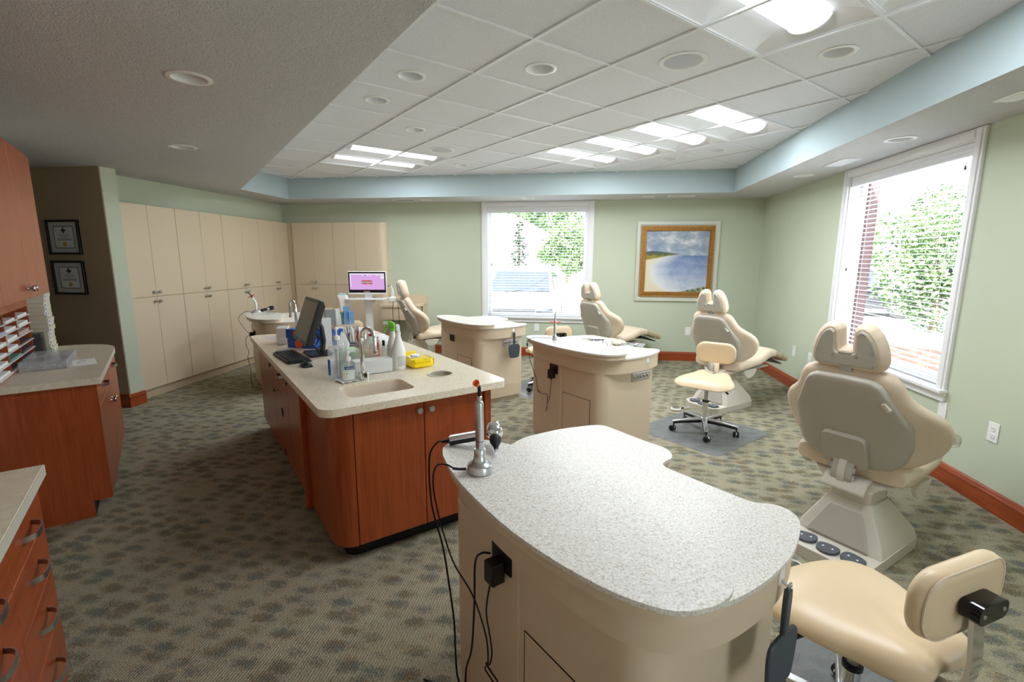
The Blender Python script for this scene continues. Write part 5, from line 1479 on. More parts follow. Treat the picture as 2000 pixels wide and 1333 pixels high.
# silver curing light of the nearest workstation
t = thing('curing_light', 'silver upright curing light with orange tip on the nearest workstation', 'curing light', WSP(.125, .79, W1, RAIS), WR)
obj('base', G().lathe([(.040, .0003), (.0415, .002), (.0415, .022), (.038, .028), (.028, .034), (.021, .044), (.019, .060), (.0195, .074), (.0175, .078), (.014, .079)], n=36), 'alu', t, smooth=40)
obj('handle', G().lathe([(.0125, .077), (.0135, .080), (.0135, .104)], n=24), 'alu', t, smooth=40)
obj('seam', G().lathe([(.0139, .104), (.0139, .106)], n=24), 'dark_grey', t)
obj('barrel', G().lathe([(.0135, .106), (.0140, .13), (.0138, .225), (.0125, .234), (.0085, .238), (.0085, .252), (.0065, .254)], n=24), 'alu', t, smooth=40)
obj('light_guide', G().tube(cr([(0, 0, .252), (0, 0, .274), (-.002, -.001, .284), (-.012, -.006, .296)], 5), .0055, 12), 'black_rubber', t, smooth=50)
T = align((-.008, -.004, .291), (-.022, -.012, .305))
obj('tip_cone', G().lathe([(.0066, 0), (.0085, .006), (.0115, .016), (.0105, .017), (.006, .012)], n=18, T=T), 'orange', t, smooth=40)
obj('led', G().sphere((.034, -.012, .0315), .0018, n=8, m=5), 'led', t)
g = G().tube(cr([(-.040, .02, .012), (-.060, .03, .013), (-.075, .045, .014)], 4), [.0045] * 9, 8)
obj('plug', g, 'black_rubber', t, smooth=40)
g = G().tube(cr([(-.072, .043, .014), (-.085, .08, .018), (-.103, .11, .002), (-.112, .115, -.06), (-.105, .09, -.17), (-.090, .03, -.30), (-.076, -.05, -.36), (-.075, -.10, -.40), (-.070, -.14, -.48), (-.068, -.145, -.56), (-.066, -.125, -.60), (-.068, -.15, -.605), (-.072, -.185, -.60), (-.070, -.20, -.585), (-.067, -.17, -.585), (-.066, -.13, -.578), (-.068, -.155, -.56), (-.067, -.165, -.50), (-.069, -.14, -.40), (-.073, -.150, -.34), (-.068, -.158, -.285)], 6), .0028, 6)
obj('cord', g, 'black_rubber', t, smooth=60)
t = thing('power_adapter', 'black power adapter plugged into the nearest workstation', 'power adapter', WSP(.072, .632, W1, .640), WR)
obj('body', G().box(-.022, -.024, -.035, .0245, .024, .035), 'black_plastic', t, bevel=.005)
obj('strain_relief', G().lathe([(.005, -.052), (.006, -.036), (.006, -.034)], n=10), 'black_rubber', t)
# second light lying behind it
t = thing('curing_gun', 'silver and black handheld light lying beside the upright curing light', 'handpiece', WSP(.20, .97, W1, RAIS), WR)
A = Vector((-.045, .075, .016)); Bp = Vector((.055, -.025, .050)); d = (Bp - A)
T = align(A, Bp)
obj('grip', G().prism(rrect(-.013, -.016, .013, .016, .006, 3), 0, d.length * .86, fn=lambda u, v, w: T @ Vector((u, v, w))), 'black_plastic', t, smooth=30)
obj('grip_cover', G().prism(rrect(-.0138, -.002, .0138, .0185, .006, 3), .004, d.length * .86, fn=lambda u, v, w: T @ Vector((u, v, w))), 'alu', t, smooth=30)
obj('readout', G().box(.0139, -.012, d.length * .62, .0143, .0, d.length * .78, T), 'teal_card', t)
Hc = Vector((.075, -.045, .052)); ax = Vector((-.42, -.72, -.42)).normalized()
T2 = align(Hc - ax * .055, Hc + ax)
obj('reflector', G().lathe([(.002, -.004), (.014, .002), (.026, .014), (.0265, .018), (.029, .022), (.0295, .030), (.031, .034), (.031, .048), (.028, .058), (.020, .066), (.018, .074)], n=28, T=T2), 'chrome', t, smooth=30)
obj('cone', G().lathe([(.0195, .072), (.022, .078), (.020, .092), (.010, .112), (.0065, .128)], n=22, T=T2), 'black_rubber', t, smooth=40)
obj('light_tip', G().tube([T2 @ Vector((0, 0, .127)), T2 @ Vector((.0, .0, .140)), T2 @ Vector((-.006, .006, .156))], [.0055, .0055, .005], 10), 'milky', t, smooth=40)
obj('tail', G().tube([A, A + Vector((-.014, .014, -.004)), A + Vector((-.022, .022, -.006))], [.008, .006, .004], 8), 'black_rubber', t, smooth=40)
o = [A + Vector((-.020, .020, -.006)), A + Vector((-.040, .026, -.008)), Vector((-.112, .112, -.05)), Vector((-.118, .09, -.22)), Vector((-.112, .02, -.36)), Vector((-.110, -.02, -.50)), Vector((-.110, -.05, -.62)), Vector((-.112, -.06, -.74)), Vector((-.118, -.08, -.82)), Vector((-.125, -.12, -.878)), Vector((-.20, .03, -.879)), Vector((-.15, -.06, -.876)), Vector((-.128, -.14, -.83)), Vector((-.125, -.16, -.72)), Vector((-.120, -.19, -.62)), Vector((-.126, -.22, -.42)), Vector((-.134, -.24, -.27)), Vector((-.130, -.27, -.222)), Vector((-.108, -.29, -.22))]
obj('cord', G().tube(cr(o, 6), .0036, 6), 'black_rubber', t, smooth=60)

# hand mirrors hanging on the hooks
def hand_mirror(loc, rot, label):
    t = thing('hand_mirror', label, 'hand mirror', loc, rot, 'hand mirrors hung on workstation hooks')
    ol = closed_cr([(-.074, -.055), (-.060, -.14), (-.03, -.152), (.03, -.152), (.060, -.14), (.074, -.055), (.066, -.012), (.03, .0), (-.03, .0), (-.066, -.012)], 4)
    obj('frame', G().pill(ol, [(.003, -.008), (0, -.005), (0, .0), (.003, .003)], lambda u, v, w: (u, w, v)), 'slate_plastic', t, smooth=30)
    obj('glass', G().pill(inset(ol, .012), [(0, .0031), (0, .0036)], lambda u, v, w: (u, w, v)), 'chrome', t)
    hl = [(-.011, -.004), (.011, -.004), (.0125, .04), (.014, .10), (.011, .125), (-.011, .125), (-.014, .10), (-.0125, .04)]
    obj('handle', G().pill(rpoly(hl, .005, 3), [(.003, -.009), (0, -.006), (0, .001), (.003, .004)], lambda u, v, w: (u, w, v), ), 'slate_plastic', t, smooth=30)
    obj('hanging_loop', G().tube([(.008 * math.cos(a), -.006 + .0, .131 + .010 * math.sin(a)) for a in [2 * PI * k / 12 for k in range(13)]], .0016, 6), 'steel', t)
    return t
hm = hand_mirror(WSP(.517, .004, W3, .648), WR, 'grey hand mirror hung on the workstation below the back window')
dup(hm, WSP(.517, .004, W1, .648), WR, 'grey hand mirror hung on the nearest workstation, seen edge on')

# items on the middle workstation
t = thing('curing_light', 'slim silver curing light with round pink shield on the middle workstation', 'curing light', WSP(.213, .755, W2, RAIS), WR)
obj('base', G().lathe([(.021, .0003), (.022, .004), (.021, .028), (.0165, .040), (.0135, .043)], n=24), 'alu', t, smooth=40)
obj('barrel', G().lathe([(.0115, .042), (.012, .07), (.012, .125), (.0105, .135), (.0075, .138), (.0075, .170), (.006, .172)], n=20), 'alu', t, smooth=40)
obj('light_guide', G().lathe([(.006, .170), (.0055, .235), (.004, .238), (.001, .238)], n=14), 'steel', t, smooth=40)
obj('shield', G().lathe([(.006, .150), (.048, .152), (.048, .1545), (.006, .1535)], n=28), 'shield_pink', t, smooth=40)
g = G().tube(cr([(-.018, .008, .014), (-.06, .05, .016), (-.13, .13, .012), (-.165, .165, -.01), (-.170, .165, -.06), (-.155, .155, -.12), (-.15, .14, -.20), (-.125, .10, -.32), (-.115, .09, -.40), (-.122, .07, -.43), (-.115, .05, -.46), (-.120, .085, -.44), (-.118, .03, -.46), (-.116, -.03, -.45), (-.122, -.06, -.47), (-.118, -.05, -.56), (-.122, -.045, -.60), (-.118, -.055, -.53), (-.120, -.085, -.46), (-.128, -.105, -.36), (-.135, -.125, -.29)], 5), .0022, 6)
obj('cord', g, 'black_rubber', t, smooth=60)
obj('cord_switch', G().tube([(-.168, .165, -.035), (-.166, .163, -.060)], .006, 8), 'black_plastic', t)
t = thing('power_adapter', 'black power adapter plugged into the middle workstation', 'power adapter', WSP(.072, .632, W2, .640), WR)
obj('body', G().box(-.022, -.024, -.045, .0245, .024, .030), 'black_plastic', t, bevel=.005)
obj('strain_relief', G().lathe([(.005, -.060), (.006, -.046), (.006, -.044)], n=10), 'black_rubber', t)
t = thing('hand_mirror', 'black framed hand mirror lying on the middle workstation', 'hand mirror', WSP(.575, .80, W2, LOWT), WR + R(-38))
obj('frame', G().prism(rrect(-.095, -.06, .095, .06, .045, 6), .0003, .010), 'black_plastic', t, smooth=30, bevel=.003)
obj('glass', G().prism(rrect(-.083, -.049, .083, .049, .036, 6), .0102, .0112), 'chrome', t)
obj('handle', G().prism(rpoly([(.09, -.015), (.20, -.012), (.205, .012), (.09, .015)], .008, 3), .0003, .009), 'black_plastic', t, smooth=30, bevel=.002)
def glasses(loc, rot, m, label, sc=1.0):
    t = thing('eyeglasses', label, 'glasses', loc, rot)
    for s in (-1, 1):
        q = [(s * (.030 + .022 * math.cos(a)) * sc, 0, (.021 + .017 * math.sin(a)) * sc) for a in [2 * PI * k / 20 for k in range(21)]]
        o = obj('lens_rim', G().tube(q, .0022 * sc, 6), m, t, smooth=60)
        obj('lens', G().prism([(p[0], p[2]) for p in q[:-1]], -.0005, .0005, fn=lambda u, v, w: (u, w, v)), 'acrylic', o)
        obj('temple', G().tube(cr([(s * .053 * sc, 0, .028 * sc), (s * .055 * sc, .06 * sc, .027 * sc), (s * .052 * sc, .115 * sc, .018 * sc), (s * .05 * sc, .135 * sc, .004 * sc)], 3), .002 * sc, 6), m, t, smooth=60)
    obj('bridge', G().tube(cr([(-.009 * sc, 0, .026 * sc), (0, -.002, .031 * sc), (.009 * sc, 0, .026 * sc)], 3), .002 * sc, 6), m, t, smooth=60)
    return t
glasses(WSP(.53, .565, W2, LOWT + .001), WR + R(150), 'black_plastic', 'black framed eyeglasses lying on the middle workstation')
glasses(WSP(.40, .70, W3, LOWT + .001), WR + R(-30), 'dark_grey', 'grey eyeglasses on the workstation below the back window', .85)
glasses(WSP(.30, .62, W4, RAIS + .001), WR + R(-20), 'black_plastic', 'small black eyeglasses on the farthest workstation', .75)
t = thing('gauze', 'heap of cream gauze on the middle workstation', 'gauze', WSP(.665, .46, W2, LOWT), WR)
g = G()
for k in range(16): g.sphere((random.uniform(-.05, .05), random.uniform(-.035, .035), random.uniform(.010, .026)), random.uniform(.016, .028), None, random.uniform(.008, .014), 8, 5)
obj('pads', g, mat('gauze cotton', S(240, 232, 206), 0.9), t, smooth=60)
t = thing('plastic_pouch', 'clear plastic pouch with blue print by the gauze on the middle workstation', 'pouch', WSP(.745, .36, W2, LOWT), WR + R(30))
g = G(); nn = 10
g.add([(x * .15 - .075, y * .20 - .10, .002 + .010 * abs(math.sin(7 * x + 5 * y))) for x in [i / nn for i in range(nn + 1)] for y in [j / nn for j in range(nn + 1)]], [(i * 11 + j, (i + 1) * 11 + j, (i + 1) * 11 + j + 1, i * 11 + j + 1) for i in range(nn) for j in range(nn)])
obj('film', g, 'bag', t, smooth=60)
obj('print_band', G().add([(-.06, -.04, .0135), (.06, -.05, .0135), (.06, -.02, .0135), (-.06, -.015, .0135)], [(0, 1, 2, 3)]), 'lilac', t)
obj('inner_tool', G().tube([(-.05, .05, .014), (.05, .03, .014)], .003, 6), 'steel', t)
o = obj('paper_bib', G().box(-.11, -.15, 0.0003, .11, .15, .0015), 'tissue', loc=WSP(.735, .68, W2, LOWT), rot=WR + R(4)); tag(o, 'white paper bib under the eyeglasses on the middle workstation', 'paper')
t = thing('plastic_wrap', 'crumpled clear wrap on the raised top of the middle workstation', 'plastic wrap', WSP(.235, .46, W2, RAIS), WR + R(20))
g = G(); g.add([(x * .16 - .08, y * .07 - .035, .001 + .012 * abs(math.sin(9 * x + 4 * y)) * math.sin(PI * x)) for x in [i / nn for i in range(nn + 1)] for y in [j / nn for j in range(nn + 1)]], [(i * 11 + j, (i + 1) * 11 + j, (i + 1) * 11 + j + 1, i * 11 + j + 1) for i in range(nn) for j in range(nn)])
obj('film', g, 'bag', t, smooth=60)
# far workstation
t = thing('curing_light', 'white curved curing light with orange red shield on the farthest workstation', 'curing light', WSP(.17, .84, W4, RAIS), WR)
obj('cradle', G().rings([[Vector((x, y, z)) for x, y in rrect(-a, -b, a, b, .02, 4)] for a, b, z in ((.06, .04, .0005), (.06, .04, .008), (.035, .028, .03), (.02, .018, .036))]), 'alu', t, smooth=40)
pts = cr([(0, 0, .03), (.004, 0, .09), (.0, 0, .13), (-.018, 0, .165), (-.032, 0, .19)], 4)
obj('handle', G().tube(pts, [.0135] * 8 + [.0125] * 5 + [.011] * (len(pts) - 13), 12), 'white_plastic', t, smooth=50)
obj('light_guide', G().tube(cr([(-.031, 0, .187), (-.042, 0, .215), (-.058, 0, .238), (-.082, 0, .252)], 4), [.007] * 6 + [.0055] * 7, 10), 'black_rubber', t, smooth=50)
T = align((-.040, 0, .205), (-.055, 0, .233))
obj('shield', G().lathe([(.007, 0), (.042, .002), (.042, .004), (.007, .003)], n=24, T=T), 'shield_red', t, smooth=40)
g = G().tube(cr([(-.055, .01, .010), (-.12, .05, .014), (-.20, .02, -.06), (-.17, -.08, -.16), (-.12, -.17, -.235), (-.10, -.19, -.245)], 6), .0025, 6); obj('cord', g, 'black_rubber', t, smooth=60)
t = thing('curing_gun', 'black and silver handheld light lying on the farthest workstation', 'handpiece', WSP(.30, .92, W4, RAIS), WR + R(35))
T = align((-.085, 0, .020), (.06, 0, .034))
obj('grip', G().lathe([(.010, 0), (.018, .006), (.019, .07), (.016, .085)], n=16, T=T), 'black_plastic', t, smooth=40)
obj('collar', G().lathe([(.019, .085), (.020, .088), (.020, .125), (.018, .128)], n=16, T=T), 'alu', t, smooth=40)
obj('head', G().lathe([(.022, .128), (.027, .132), (.027, .185), (.022, .190), (.001, .190)], n=18, T=T), 'black_gloss', t, smooth=40)
t = thing('power_adapter', 'black power adapter plugged into the farthest workstation', 'power adapter', WSP(.072, .632, W4, .640), WR)
obj('body', G().box(-.026, -.024, -.030, .0245, .024, .030), 'black_plastic', t, bevel=.005)
g = G().tube(cr([(-.02, .03, .0), (-.06, .06, -.05), (-.07, .02, -.14), (-.05, .0, -.20), (-.06, .05, -.28), (-.055, .02, -.36), (-.05, -.02, -.45), (-.06, -.06, -.56), (-.05, -.10, -.632)], 5), .0028, 6); obj('cord', g, 'black_rubber', t, smooth=60)

# ------------------------------------------------------------------ scanner cart
t = thing('scanner_cart', 'white intraoral scanner cart with pink screen in front of the back cabinets', 'scanner cart', (-3.09, 6.60, 0), R(12)); t.scale = (1.05, 1.05, 1.0)
obj('screen_housing', G().box(-.262, .0, 1.045, .262, .045, 1.375), 'white_plastic', t, bevel=.006)
obj('bezel', G().box(-.252, -.004, 1.068, .252, .0003, 1.366), 'black_gloss', t)
sc_ = obj('screen', G().box(-.236, -.0052, 1.105, .236, -.0041, 1.345), 'screen_pink', t)
g = G().box(-.236, -.0058, 1.330, .236, -.0053, 1.345); g.box(-.228, -.0058, 1.15, -.218, -.0053, 1.325); g.box(.185, -.0058, 1.27, .232, -.0053, 1.29); g.box(.185, -.0058, 1.292, .232, -.0053, 1.303); g.box(.125, -.0058, 1.312, .232, -.0053, 1.322)
for x in (-.055, .012, .045): g.prism(circ(x, 1.315, .0085, 14), 0, .0006, fn=lambda u, v, w: (u, -.0053 - w, v))
obj('toolbar', g, 'screen_white', sc_)
g = G().prism(circ(-.022, 1.315, .0085, 14), 0, .0006, fn=lambda u, v, w: (u, -.0053 - w, v)); g.prism(circ(.168, 1.317, .006, 12), 0, .0012, fn=lambda u, v, w: (u, -.0053 - w, v)); g.box(-.008, -.0058, 1.112, .006, -.0053, 1.120)
obj('active_icons', g, 'screen_blue', sc_)
obj('taskbar', G().box(-.236, -.0058, 1.1045, .236, -.0053, 1.1095), 'screen_black', sc_)
gum = closed_cr([(-.08, 1.232), (-.055, 1.247), (-.02, 1.244), (.015, 1.248), (.055, 1.244), (.072, 1.236), (.068, 1.215), (.078, 1.197), (.05, 1.187), (.012, 1.193), (-.02, 1.187), (-.06, 1.193), (-.082, 1.200), (-.072, 1.215)], 3)
obj('gum_image', G().prism(gum, 0, .0006, fn=lambda u, v, w: (u, -.0053 - w, v)), 'screen_red', sc_)
g = G()
for r, z in ((0, 1.222), (1, 1.210)):
    for k in range(10):
        x = -.066 + .0148 * k; g.prism([(p[0], p[1] * 1.1 + z - z * 1.1 + .0) for p in circ(x, z, .0072, 8)], 0, .0005, fn=lambda u, v, w: (u, -.0060 - w, v))
obj('teeth_image', g, 'screen_teeth', sc_)
obj('logo_mark', G().prism(circ(-.040, 1.082, .0095, 18), 0, .0006, fn=lambda u, v, w: (u, -.0042 - w, v)), 'orange', t)
text_obj('logo_text', 'DEXIS', .022, 'paper', t, Matrix.Translation((.004, -.0046, 1.082)) @ Matrix.Rotation(R(90), 4, 'X'))
obj('neck', G().box(-.05, .03, .99, .05, .065, 1.10), 'white_metal', t, bevel=.004)
obj('work_tray', G().prism(rrect(-.29, -.13, .29, .12, .05, 6), .972, .990), 'white_plastic', t, smooth=30, bevel=.004)
obj('tray_well', G().prism(rrect(-.26, -.10, .22, .02, .03, 5), .9902, .9912), 'milky', t)
g = G().rings([[Vector((x, y, z)) for x, y in rrect(-w, .0, w, .10, .015, 3)] for w, z in ((.055, .972), (.052, .55), (.06, .10))]); obj('column', g, 'white_plastic', t, smooth=30)
base = obj('base', G().prism(rpoly([(-.19, -.16), (.19, -.16), (.17, .18), (-.17, .18)], .06, 5), .045, .10), 'white_plastic', t, smooth=30, bevel=.01)
for x in (-.15, .15):
    for y in (-.11, .13):
        g = G().lathe([(.020, -.012), (.022, -.008), (.022, .008), (.020, .012), (.001, .012)], n=16, T=Matrix.Translation((x, y, .0225)) @ Matrix.Rotation(R(90), 4, 'Y')); obj('caster', g, 'black_rubber', base, smooth=40)
g = G().rings([[Vector((x, y, z)) for x, y in ((x0, -.05), (x1, -.05), (x1, .05), (x0, .05))] for x0, x1, z in ((-.365, -.275, .80), (-.375, -.270, .955), (-.405, -.29, 1.03))]); obj('side_pocket', g, 'white_plastic', t, bevel=.004)
obj('pocket_wipes', G().rings([[Vector((x, y, z)) for x, y in ((x0, -.035), (x1, -.035), (x1, .035), (x0, .035))] for x0, x1, z in ((-.385, -.30, 1.0305), (-.392, -.305, 1.05), (-.38, -.32, 1.058))]), mat('pale teal wipes', S(170, 206, 214), 0.7), t, smooth=30)
obj('scanner_cradle', G().rings([[Vector((x, y, z)) for x, y in rrect(.345 - w, -w * .8, .345 + w, w * .8, w * .4, 4)] for w, z in ((.04, .93), (.055, .94), (.055, .99), (.03, 1.01))]), 'white_plastic', t, smooth=40)
obj('scanner_wand', G().tube(cr([(.345, 0, 1.0), (.345, .0, 1.06), (.340, 0, 1.12), (.32, 0, 1.17)], 4), [.022, .022, .021, .02, .02, .019, .018, .016, .014, .012, .011, .01, .009], 12), 'white_plastic', t, smooth=50)
g = G().tube(cr([(.262, .02, 1.16), (.30, .02, 1.165), (.335, .03, 1.15), (.345, .03, 1.05)], 4), .004, 6); g.tube(cr([(.345, .0, .93), (.33, .03, .70), (.345, .02, .45), (.33, .05, .15), (.25, .06, .08)], 5), .004, 6)
g.tube(cr([(.02, .03, 1.04), (.05, .05, 1.0), (.11, .04, .985), (.075, .02, .935), (.04, .05, .925), (.02, .04, .95)], 5), .004, 6); g.tube(cr([(.40, .04, .95), (.41, .05, .7), (.40, .04, .4), (.41, .06, .10), (.26, .10, .07)], 5), .004, 6)
obj('cables', g, 'black_rubber', t, smooth=60)

# ------------------------------------------------------------------ outside the windows
GZ = -.32
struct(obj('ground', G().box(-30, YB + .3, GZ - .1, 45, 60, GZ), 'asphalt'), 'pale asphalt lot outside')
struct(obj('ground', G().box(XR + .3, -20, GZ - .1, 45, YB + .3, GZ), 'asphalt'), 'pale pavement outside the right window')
o = obj('mulch_bed', G().prism(closed_cr([(3.6, 6.5), (5.2, 6.2), (7.0, 7.0), (8.0, 9.5), (6.5, 11.5), (4.6, 10.5), (3.6, 8.5)], 4), GZ + .001, GZ + .05), 'mulch'); tag(o, 'planting bed of brown mulch outside the right window', 'mulch bed')
t = thing('brick_pier', 'brick pier and white siding outside the right window', 'pier', (3.45, 6.62, GZ))
obj('brickwork', G().box(-.02, -.06, 0, .09, .10, 3.1), 'brick', t)
obj('siding', G().box(-.65, -.02, 0, -.025, .10, 3.1), 'siding', t)

def tree(name, label, loc, crown, trunk_h, m, nleaf, leaf, cat='tree', group='trees and bushes outside'):
    """crown: list of (x, y, z, r) blobs filled with leaf cards"""
    t = thing(name, label, cat, loc, 0, group); g = G(); tot = sum(c[3] ** 2 for c in crown)
    for cx, cy, cz, r in crown:
        for k in range(int(nleaf * r * r / tot)):
            d = Vector((random.gauss(0, 1), random.gauss(0, 1), random.gauss(0, 1))).normalized() * (r * random.uniform(.55, 1.05))
            p = Vector((cx, cy, cz)) + d; s = leaf * random.uniform(.6, 1.3)
            u = Vector((random.gauss(0, 1), random.gauss(0, 1), random.gauss(0, 1))).normalized(); w = u.orthogonal().normalized()
            g.add([p - u * s, p + w * s * .5, p + u * s, p - w * s * .5], [(0, 1, 2, 3)])
    obj('foliage', g, m, t)
    g = G().tube([(0, 0, 0), (.02, 0, trunk_h * .6), (0, .03, trunk_h)], [.10, .08, .05], 8)
    for cx, cy, cz, r in crown[:5]: g.tube([(0, .0, trunk_h * .7), (cx * .5, cy * .5, (cz + trunk_h) * .5), (cx, cy, cz)], [.05, .035, .015], 6)
    obj('trunk', g, 'trunk', t)
    return t
def spruce(label, loc, h, r, n):
    cr_ = [(0, 0, h * (.12 + .86 * k / 9), r * (1 - k / 9.6)) for k in range(10)]
    t = thing('spruce_tree', label, 'tree', loc, 0, 'trees and bushes outside'); g = G()
    for k in range(n):
        f = 1 - math.sqrt(random.random()); z = h * (.08 + .92 * f); rr = r * (1 - f) * random.uniform(.4, 1.05) + .03
        a = random.uniform(0, 2 * PI); p = Vector((rr * math.cos(a), rr * math.sin(a), z - .25 * rr)); s = .11 * random.uniform(.6, 1.3)
        u = Vector((math.cos(a), math.sin(a), -.45 + random.uniform(-.3, .3))).normalized(); w = Vector((-math.sin(a), math.cos(a), random.uniform(-.4, .4)))
        g.add([p - u * s, p + w * s * .4, p + u * s, p - w * s * .4], [(0, 1, 2, 3)])
    obj('foliage', g, 'leaf_dark', t); obj('trunk', G().tube([(0, 0, 0), (0, 0, h * .95)], [.10, .02], 8), 'trunk', t)
spruce('pale spruce behind the parked car, left half of the back window', (-5.6, 22.5, GZ), 5.2, 1.5, 3200)
spruce('smaller spruce right of the larger one behind the parked car', (-3.2, 24.5, GZ), 4.3, 1.1, 2000)
tree('leafy_tree', 'leafy green tree beyond the parked car in the middle of the back window', (-.9, 29, GZ), [(0, 0, 3.0, 1.1), (-1.0, .3, 2.3, .9), (1.1, 0, 2.2, 1.0), (.3, -.3, 1.8, .9)], 1.8, 'leaf_light', 4600, .12)
tree('leafy_tree', 'tall leafy tree at the right side of the back window', (4.2, 36, GZ), [(0, 0, 5.4, 1.7), (-1.4, 0, 4.0, 1.4), (1.4, 0, 4.2, 1.6), (0, 0, 3.0, 1.5)], 2.8, 'leaf_light', 4600, .14)
tree('leafy_tree', 'tall leafy tree over the roof line at the left of the back window', (-6.0, 50, GZ), [(0, 0, 7.0, 2.4), (-2.4, 0, 6.0, 2.0), (2.5, 0, 6.4, 2.2), (4.6, 0, 5.4, 1.8)], 4.0, 'leaf_light', 6000, .2)
tree('bush', 'large pale green bush outside the right window next to the brick pier', (9.2, 13.9, GZ), [(0, 0, 1.9, .95), (-.6, .3, 1.3, .8), (.6, -.3, 1.3, .85), (-.2, .2, 2.7, .75), (0, 0, .8, .8), (1.3, -.8, 1.0, .6)], 1.2, 'leaf_light', 7000, .075, 'bush')
tree('leafy_tree', 'tall green tree behind the bush in the right window', (17.0, 26.5, GZ), [(0, 0, 3.4, 1.9), (-1.8, 0, 2.8, 1.5), (2.0, -.5, 3.0, 1.7), (3.8, -1.5, 2.6, 1.6), (0, 0, 4.4, 1.2)], 2.2, 'leaf_light', 6000, .15)
spruce('dark spruce behind the dark car in the right window', (20.5, 22.0, GZ), 4.8, 1.5, 3000)
tree('leafy_tree', 'far tree line tree at the right edge of the right window', (27.0, 22.0, GZ), [(0, 0, 3.4, 2.2), (0, -2.4, 3.0, 2.0), (.5, 2.6, 3.8, 2.0)], 2.6, 'leaf_light', 4200, .24)
t = thing('neighbour_house', 'pale house with sloping roof across the lot in the back window', 'house', (-6.4, 35, GZ))
obj('walls', G().box(-5, 0, 0, 5, 6, 2.8), 'siding', t)
obj('roof', G().prism([(-5.6, 2.8), (5.6, 2.8), (1.5, 5.0), (-5.6, 5.2)], -.4, 6.4, fn=lambda u, v, w: (u, w, v)), mat('pale shingles', S(206, 204, 204), .9), t)
def vehicle(name, label, loc, rot, m):
    t = thing(name, label, 'car', loc, rot, None)   # front towards local -y
    W, L = .93, 4.6
    low = [(-.02, .30), (-.04, .55), (.02, .78), (.10, .92), (1.05, 1.06), (4.45, 1.06), (4.58, .85), (4.60, .40), (4.5, .28), (.1, .26)]
    rs = []
    for k, x in ((.90, -W), (.98, -W + .05), (1, -W + .16), (1, 0), (1, W - .16), (.98, W - .05), (.90, W)):
        rs.append([Vector((x, 2.3 + (y - 2.3) * (k if abs(x) > .7 else 1) + (.10 if abs(x) > W - .1 else 0) * (1 if y < 1 else 0), z if abs(x) < W - .01 else .62 + (z - .62) * .93)) for y, z in low])
    obj('body', G().rings(rs), m, t, smooth=35)
    gh = [(1.0, 1.05), (1.85, 1.62), (2.2, 1.70), (3.9, 1.68), (4.45, 1.06)]
    rs = [[Vector((x * (1 if z < 1.1 else kx), y, z if abs(x) < .8 else min(z, 1.66))) for y, z in gh] for x, kx in ((-.86, .80), (-.80, .84), (0, 1), (.80, .84), (.86, .80))]
    obj('cabin', G().rings(rs), m, t, smooth=25)
    def on(x, f): return Vector((x * (1 - .17 * f), 1.0 + .85 * f - .012, 1.05 + .57 * f + .012))
    obj('windshield', G().add([on(-.76, .06), on(.76, .06), on(.78, .90), on(-.78, .90)], [(0, 1, 2, 3)]), 'car_glass', t)
    for s in (-1, 1):
        obj('side_window', G().add([(s * .868, 1.25, 1.10), (s * .868, 4.1, 1.10), (s * .70, 3.75, 1.58), (s * .70, 2.0, 1.58)], [(0, 1, 2, 3)]), 'car_glass', t)
        obj('wing_mirror', G().sphere((s * 1.03, 1.35, 1.14), .11, .07, .08), m, t, smooth=60)
        hl = obj('headlight', G().prism([(s * .52, .74), (s * .88, .80), (s * .90, .72), (s * .56, .66)], -.05, .06, fn=lambda u, v, w: (u, w + .02, v)), 'car_glass', t)
        for y in (.85, 3.65):
            T = Matrix.Translation((s * .84, y, .35)) @ Matrix.Rotation(R(90), 4, 'Y')
            wh = obj('wheel', G().lathe([(.20, -.11), (.33, -.10), (.35, -.06), (.35, .06), (.33, .10), (.20, .11), (.001, .09)], n=28, T=T), 'tire', t, smooth=40)
            obj('rim', G().lathe([(.21, -.112), (.21, .113), (.06, .10), (.001, .10)], n=20, T=T), 'alu', wh, smooth=40)
    g = G()
    for z in (.36, .42, .48, .54): g.box(-.58, -.075, z, .58, -.03, z + .03)
    for z in (.72, .76): g.box(-.50, -.045, z, .50, .0, z + .022)
    obj('grille', g, 'car_grille', t)
    obj('bumper', G().box(-.80, -.07, .58, .80, .02, .70), m, t, bevel=.02)
    for x in (-.35, .2): obj('wiper', G().tube([(x, 1.0, 1.075), (x + .42, 1.08, 1.13)], .008, 6), 'black_rubber', t)
    return t
vehicle('parked_car', 'white car parked nose in outside the back window', (-1.50, 10.45, GZ), 0, 'car_white')
vehicle('parked_car', 'dark parked car outside the right window', (11.4, 17.4, GZ), R(62), 'car_dark')
t = thing('post', 'reddish post near the parked cars right of the white car', 'post', (.6, 24, GZ))
obj('shaft', G().box(-.12, -.12, 0, .12, .12, 1.55), 'brick', t); obj('cap', G().box(-.17, -.17, 1.55, .17, .17, 1.75), 'trunk', t)

# ------------------------------------------------------------------ light
w = bpy.data.worlds.new('sky'); SC.world = w; w.use_nodes = True
nt = w.node_tree; bg = nt.nodes['Background']
sky = nt.nodes.new('ShaderNodeTexSky'); sky.sky_type = 'HOSEK_WILKIE'; sky.turbidity = 4.0; sky.ground_albedo = 0.5
sky.sun_direction = Vector((-.35, -.55, .78)).normalized()
mixn = nt.nodes.new('ShaderNodeMix'); mixn.data_type = 'RGBA'; mixn.inputs['Factor'].default_value = .55
ra = [i for i in mixn.inputs if i.type == 'RGBA']
nt.links.new(sky.outputs['Color'], ra[0]); ra[1].default_value = (.93, .97, 1.0, 1)
nt.links.new([o for o in mixn.outputs if o.type == 'RGBA'][0], bg.inputs['Color'])
bg.inputs['Strength'].default_value = 9.0
sun = bpy.data.lights.new('sun', 'SUN'); sun.energy = 42.0; sun.angle = R(1.0); sun.color = (1, .97, .92)
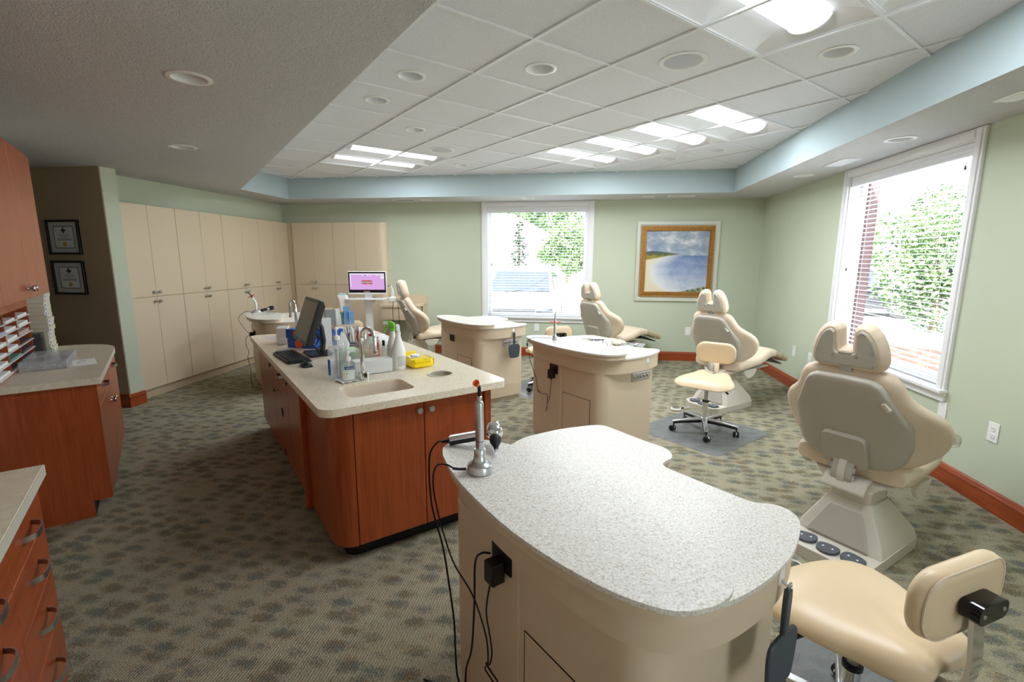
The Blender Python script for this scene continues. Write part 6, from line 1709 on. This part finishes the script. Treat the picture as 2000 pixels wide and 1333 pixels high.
so_ = bpy.data.objects.new('sun', sun); COL.objects.link(so_); so_.rotation_euler = Vector((.35, .55, -.78)).to_track_quat('-Z', 'Y').to_euler()
for (loc, rot, sx, sy) in (((-.715, YB + .15, 1.5), (R(-90), 0, 0), 1.56, 1.72), ((XR + .15, 4.57, 1.5), (R(90), 0, R(90)), 1.53, 1.72), ((XR + .15, -.975, 1.5), (R(90), 0, R(90)), 1.53, 1.72)):  # last portal belongs to the added window behind the camera
    l = bpy.data.lights.new('sky_portal', 'AREA'); l.shape = 'RECTANGLE'; l.size = sx; l.size_y = sy
    l.cycles.is_portal = True
    o = bpy.data.objects.new('sky_portal', l); COL.objects.link(o); o.location = loc; o.rotation_euler = rot

# ------------------------------------------------------------------ camera
cam = bpy.data.cameras.new('camera'); co = bpy.data.objects.new('camera', cam); COL.objects.link(co)
cam.sensor_fit = 'HORIZONTAL'; cam.sensor_width = 36.0; cam.lens = 36.0 * 930.0 / 2000.0
cam.clip_start = 0.05; cam.clip_end = 200
yaw, pitch, roll = -0.14393064, 0.17186769, 0.00345017
B = Matrix(((1, 0, 0), (0, 0, -1), (0, 1, 0)))
cy, sy = math.cos(yaw), math.sin(yaw); cp, sp_ = math.cos(pitch), math.sin(pitch); cr_, sr = math.cos(roll), math.sin(roll)
Rw = Matrix(((cr_, -sr, 0), (sr, cr_, 0), (0, 0, 1))) @ Matrix(((1, 0, 0), (0, cp, -sp_), (0, sp_, cp))) @ B @ Matrix(((cy, -sy, 0), (sy, cy, 0), (0, 0, 1)))
Rc = Rw.transposed() @ Matrix(((1, 0, 0), (0, -1, 0), (0, 0, -1)))     # Blender camera: x right, y up, -z forward
co.matrix_world = Matrix.Translation((0, 0, 1.567)) @ Rc.to_4x4()
SC.camera = co

vs_ = SC.view_settings
vs_.view_transform = 'Standard'; vs_.look = 'None'; vs_.gamma = 1.0; vs_.use_curve_mapping = False
vs_.exposure = 0.12
SC.cycles.max_bounces = 10; SC.cycles.diffuse_bounces = 5; SC.cycles.glossy_bounces = 4; SC.cycles.transparent_max_bounces = 24; SC.cycles.transmission_bounces = 6
SC.cycles.sample_clamp_indirect = 8.0
SC.cycles.caustics_reflective = False; SC.cycles.caustics_refractive = False
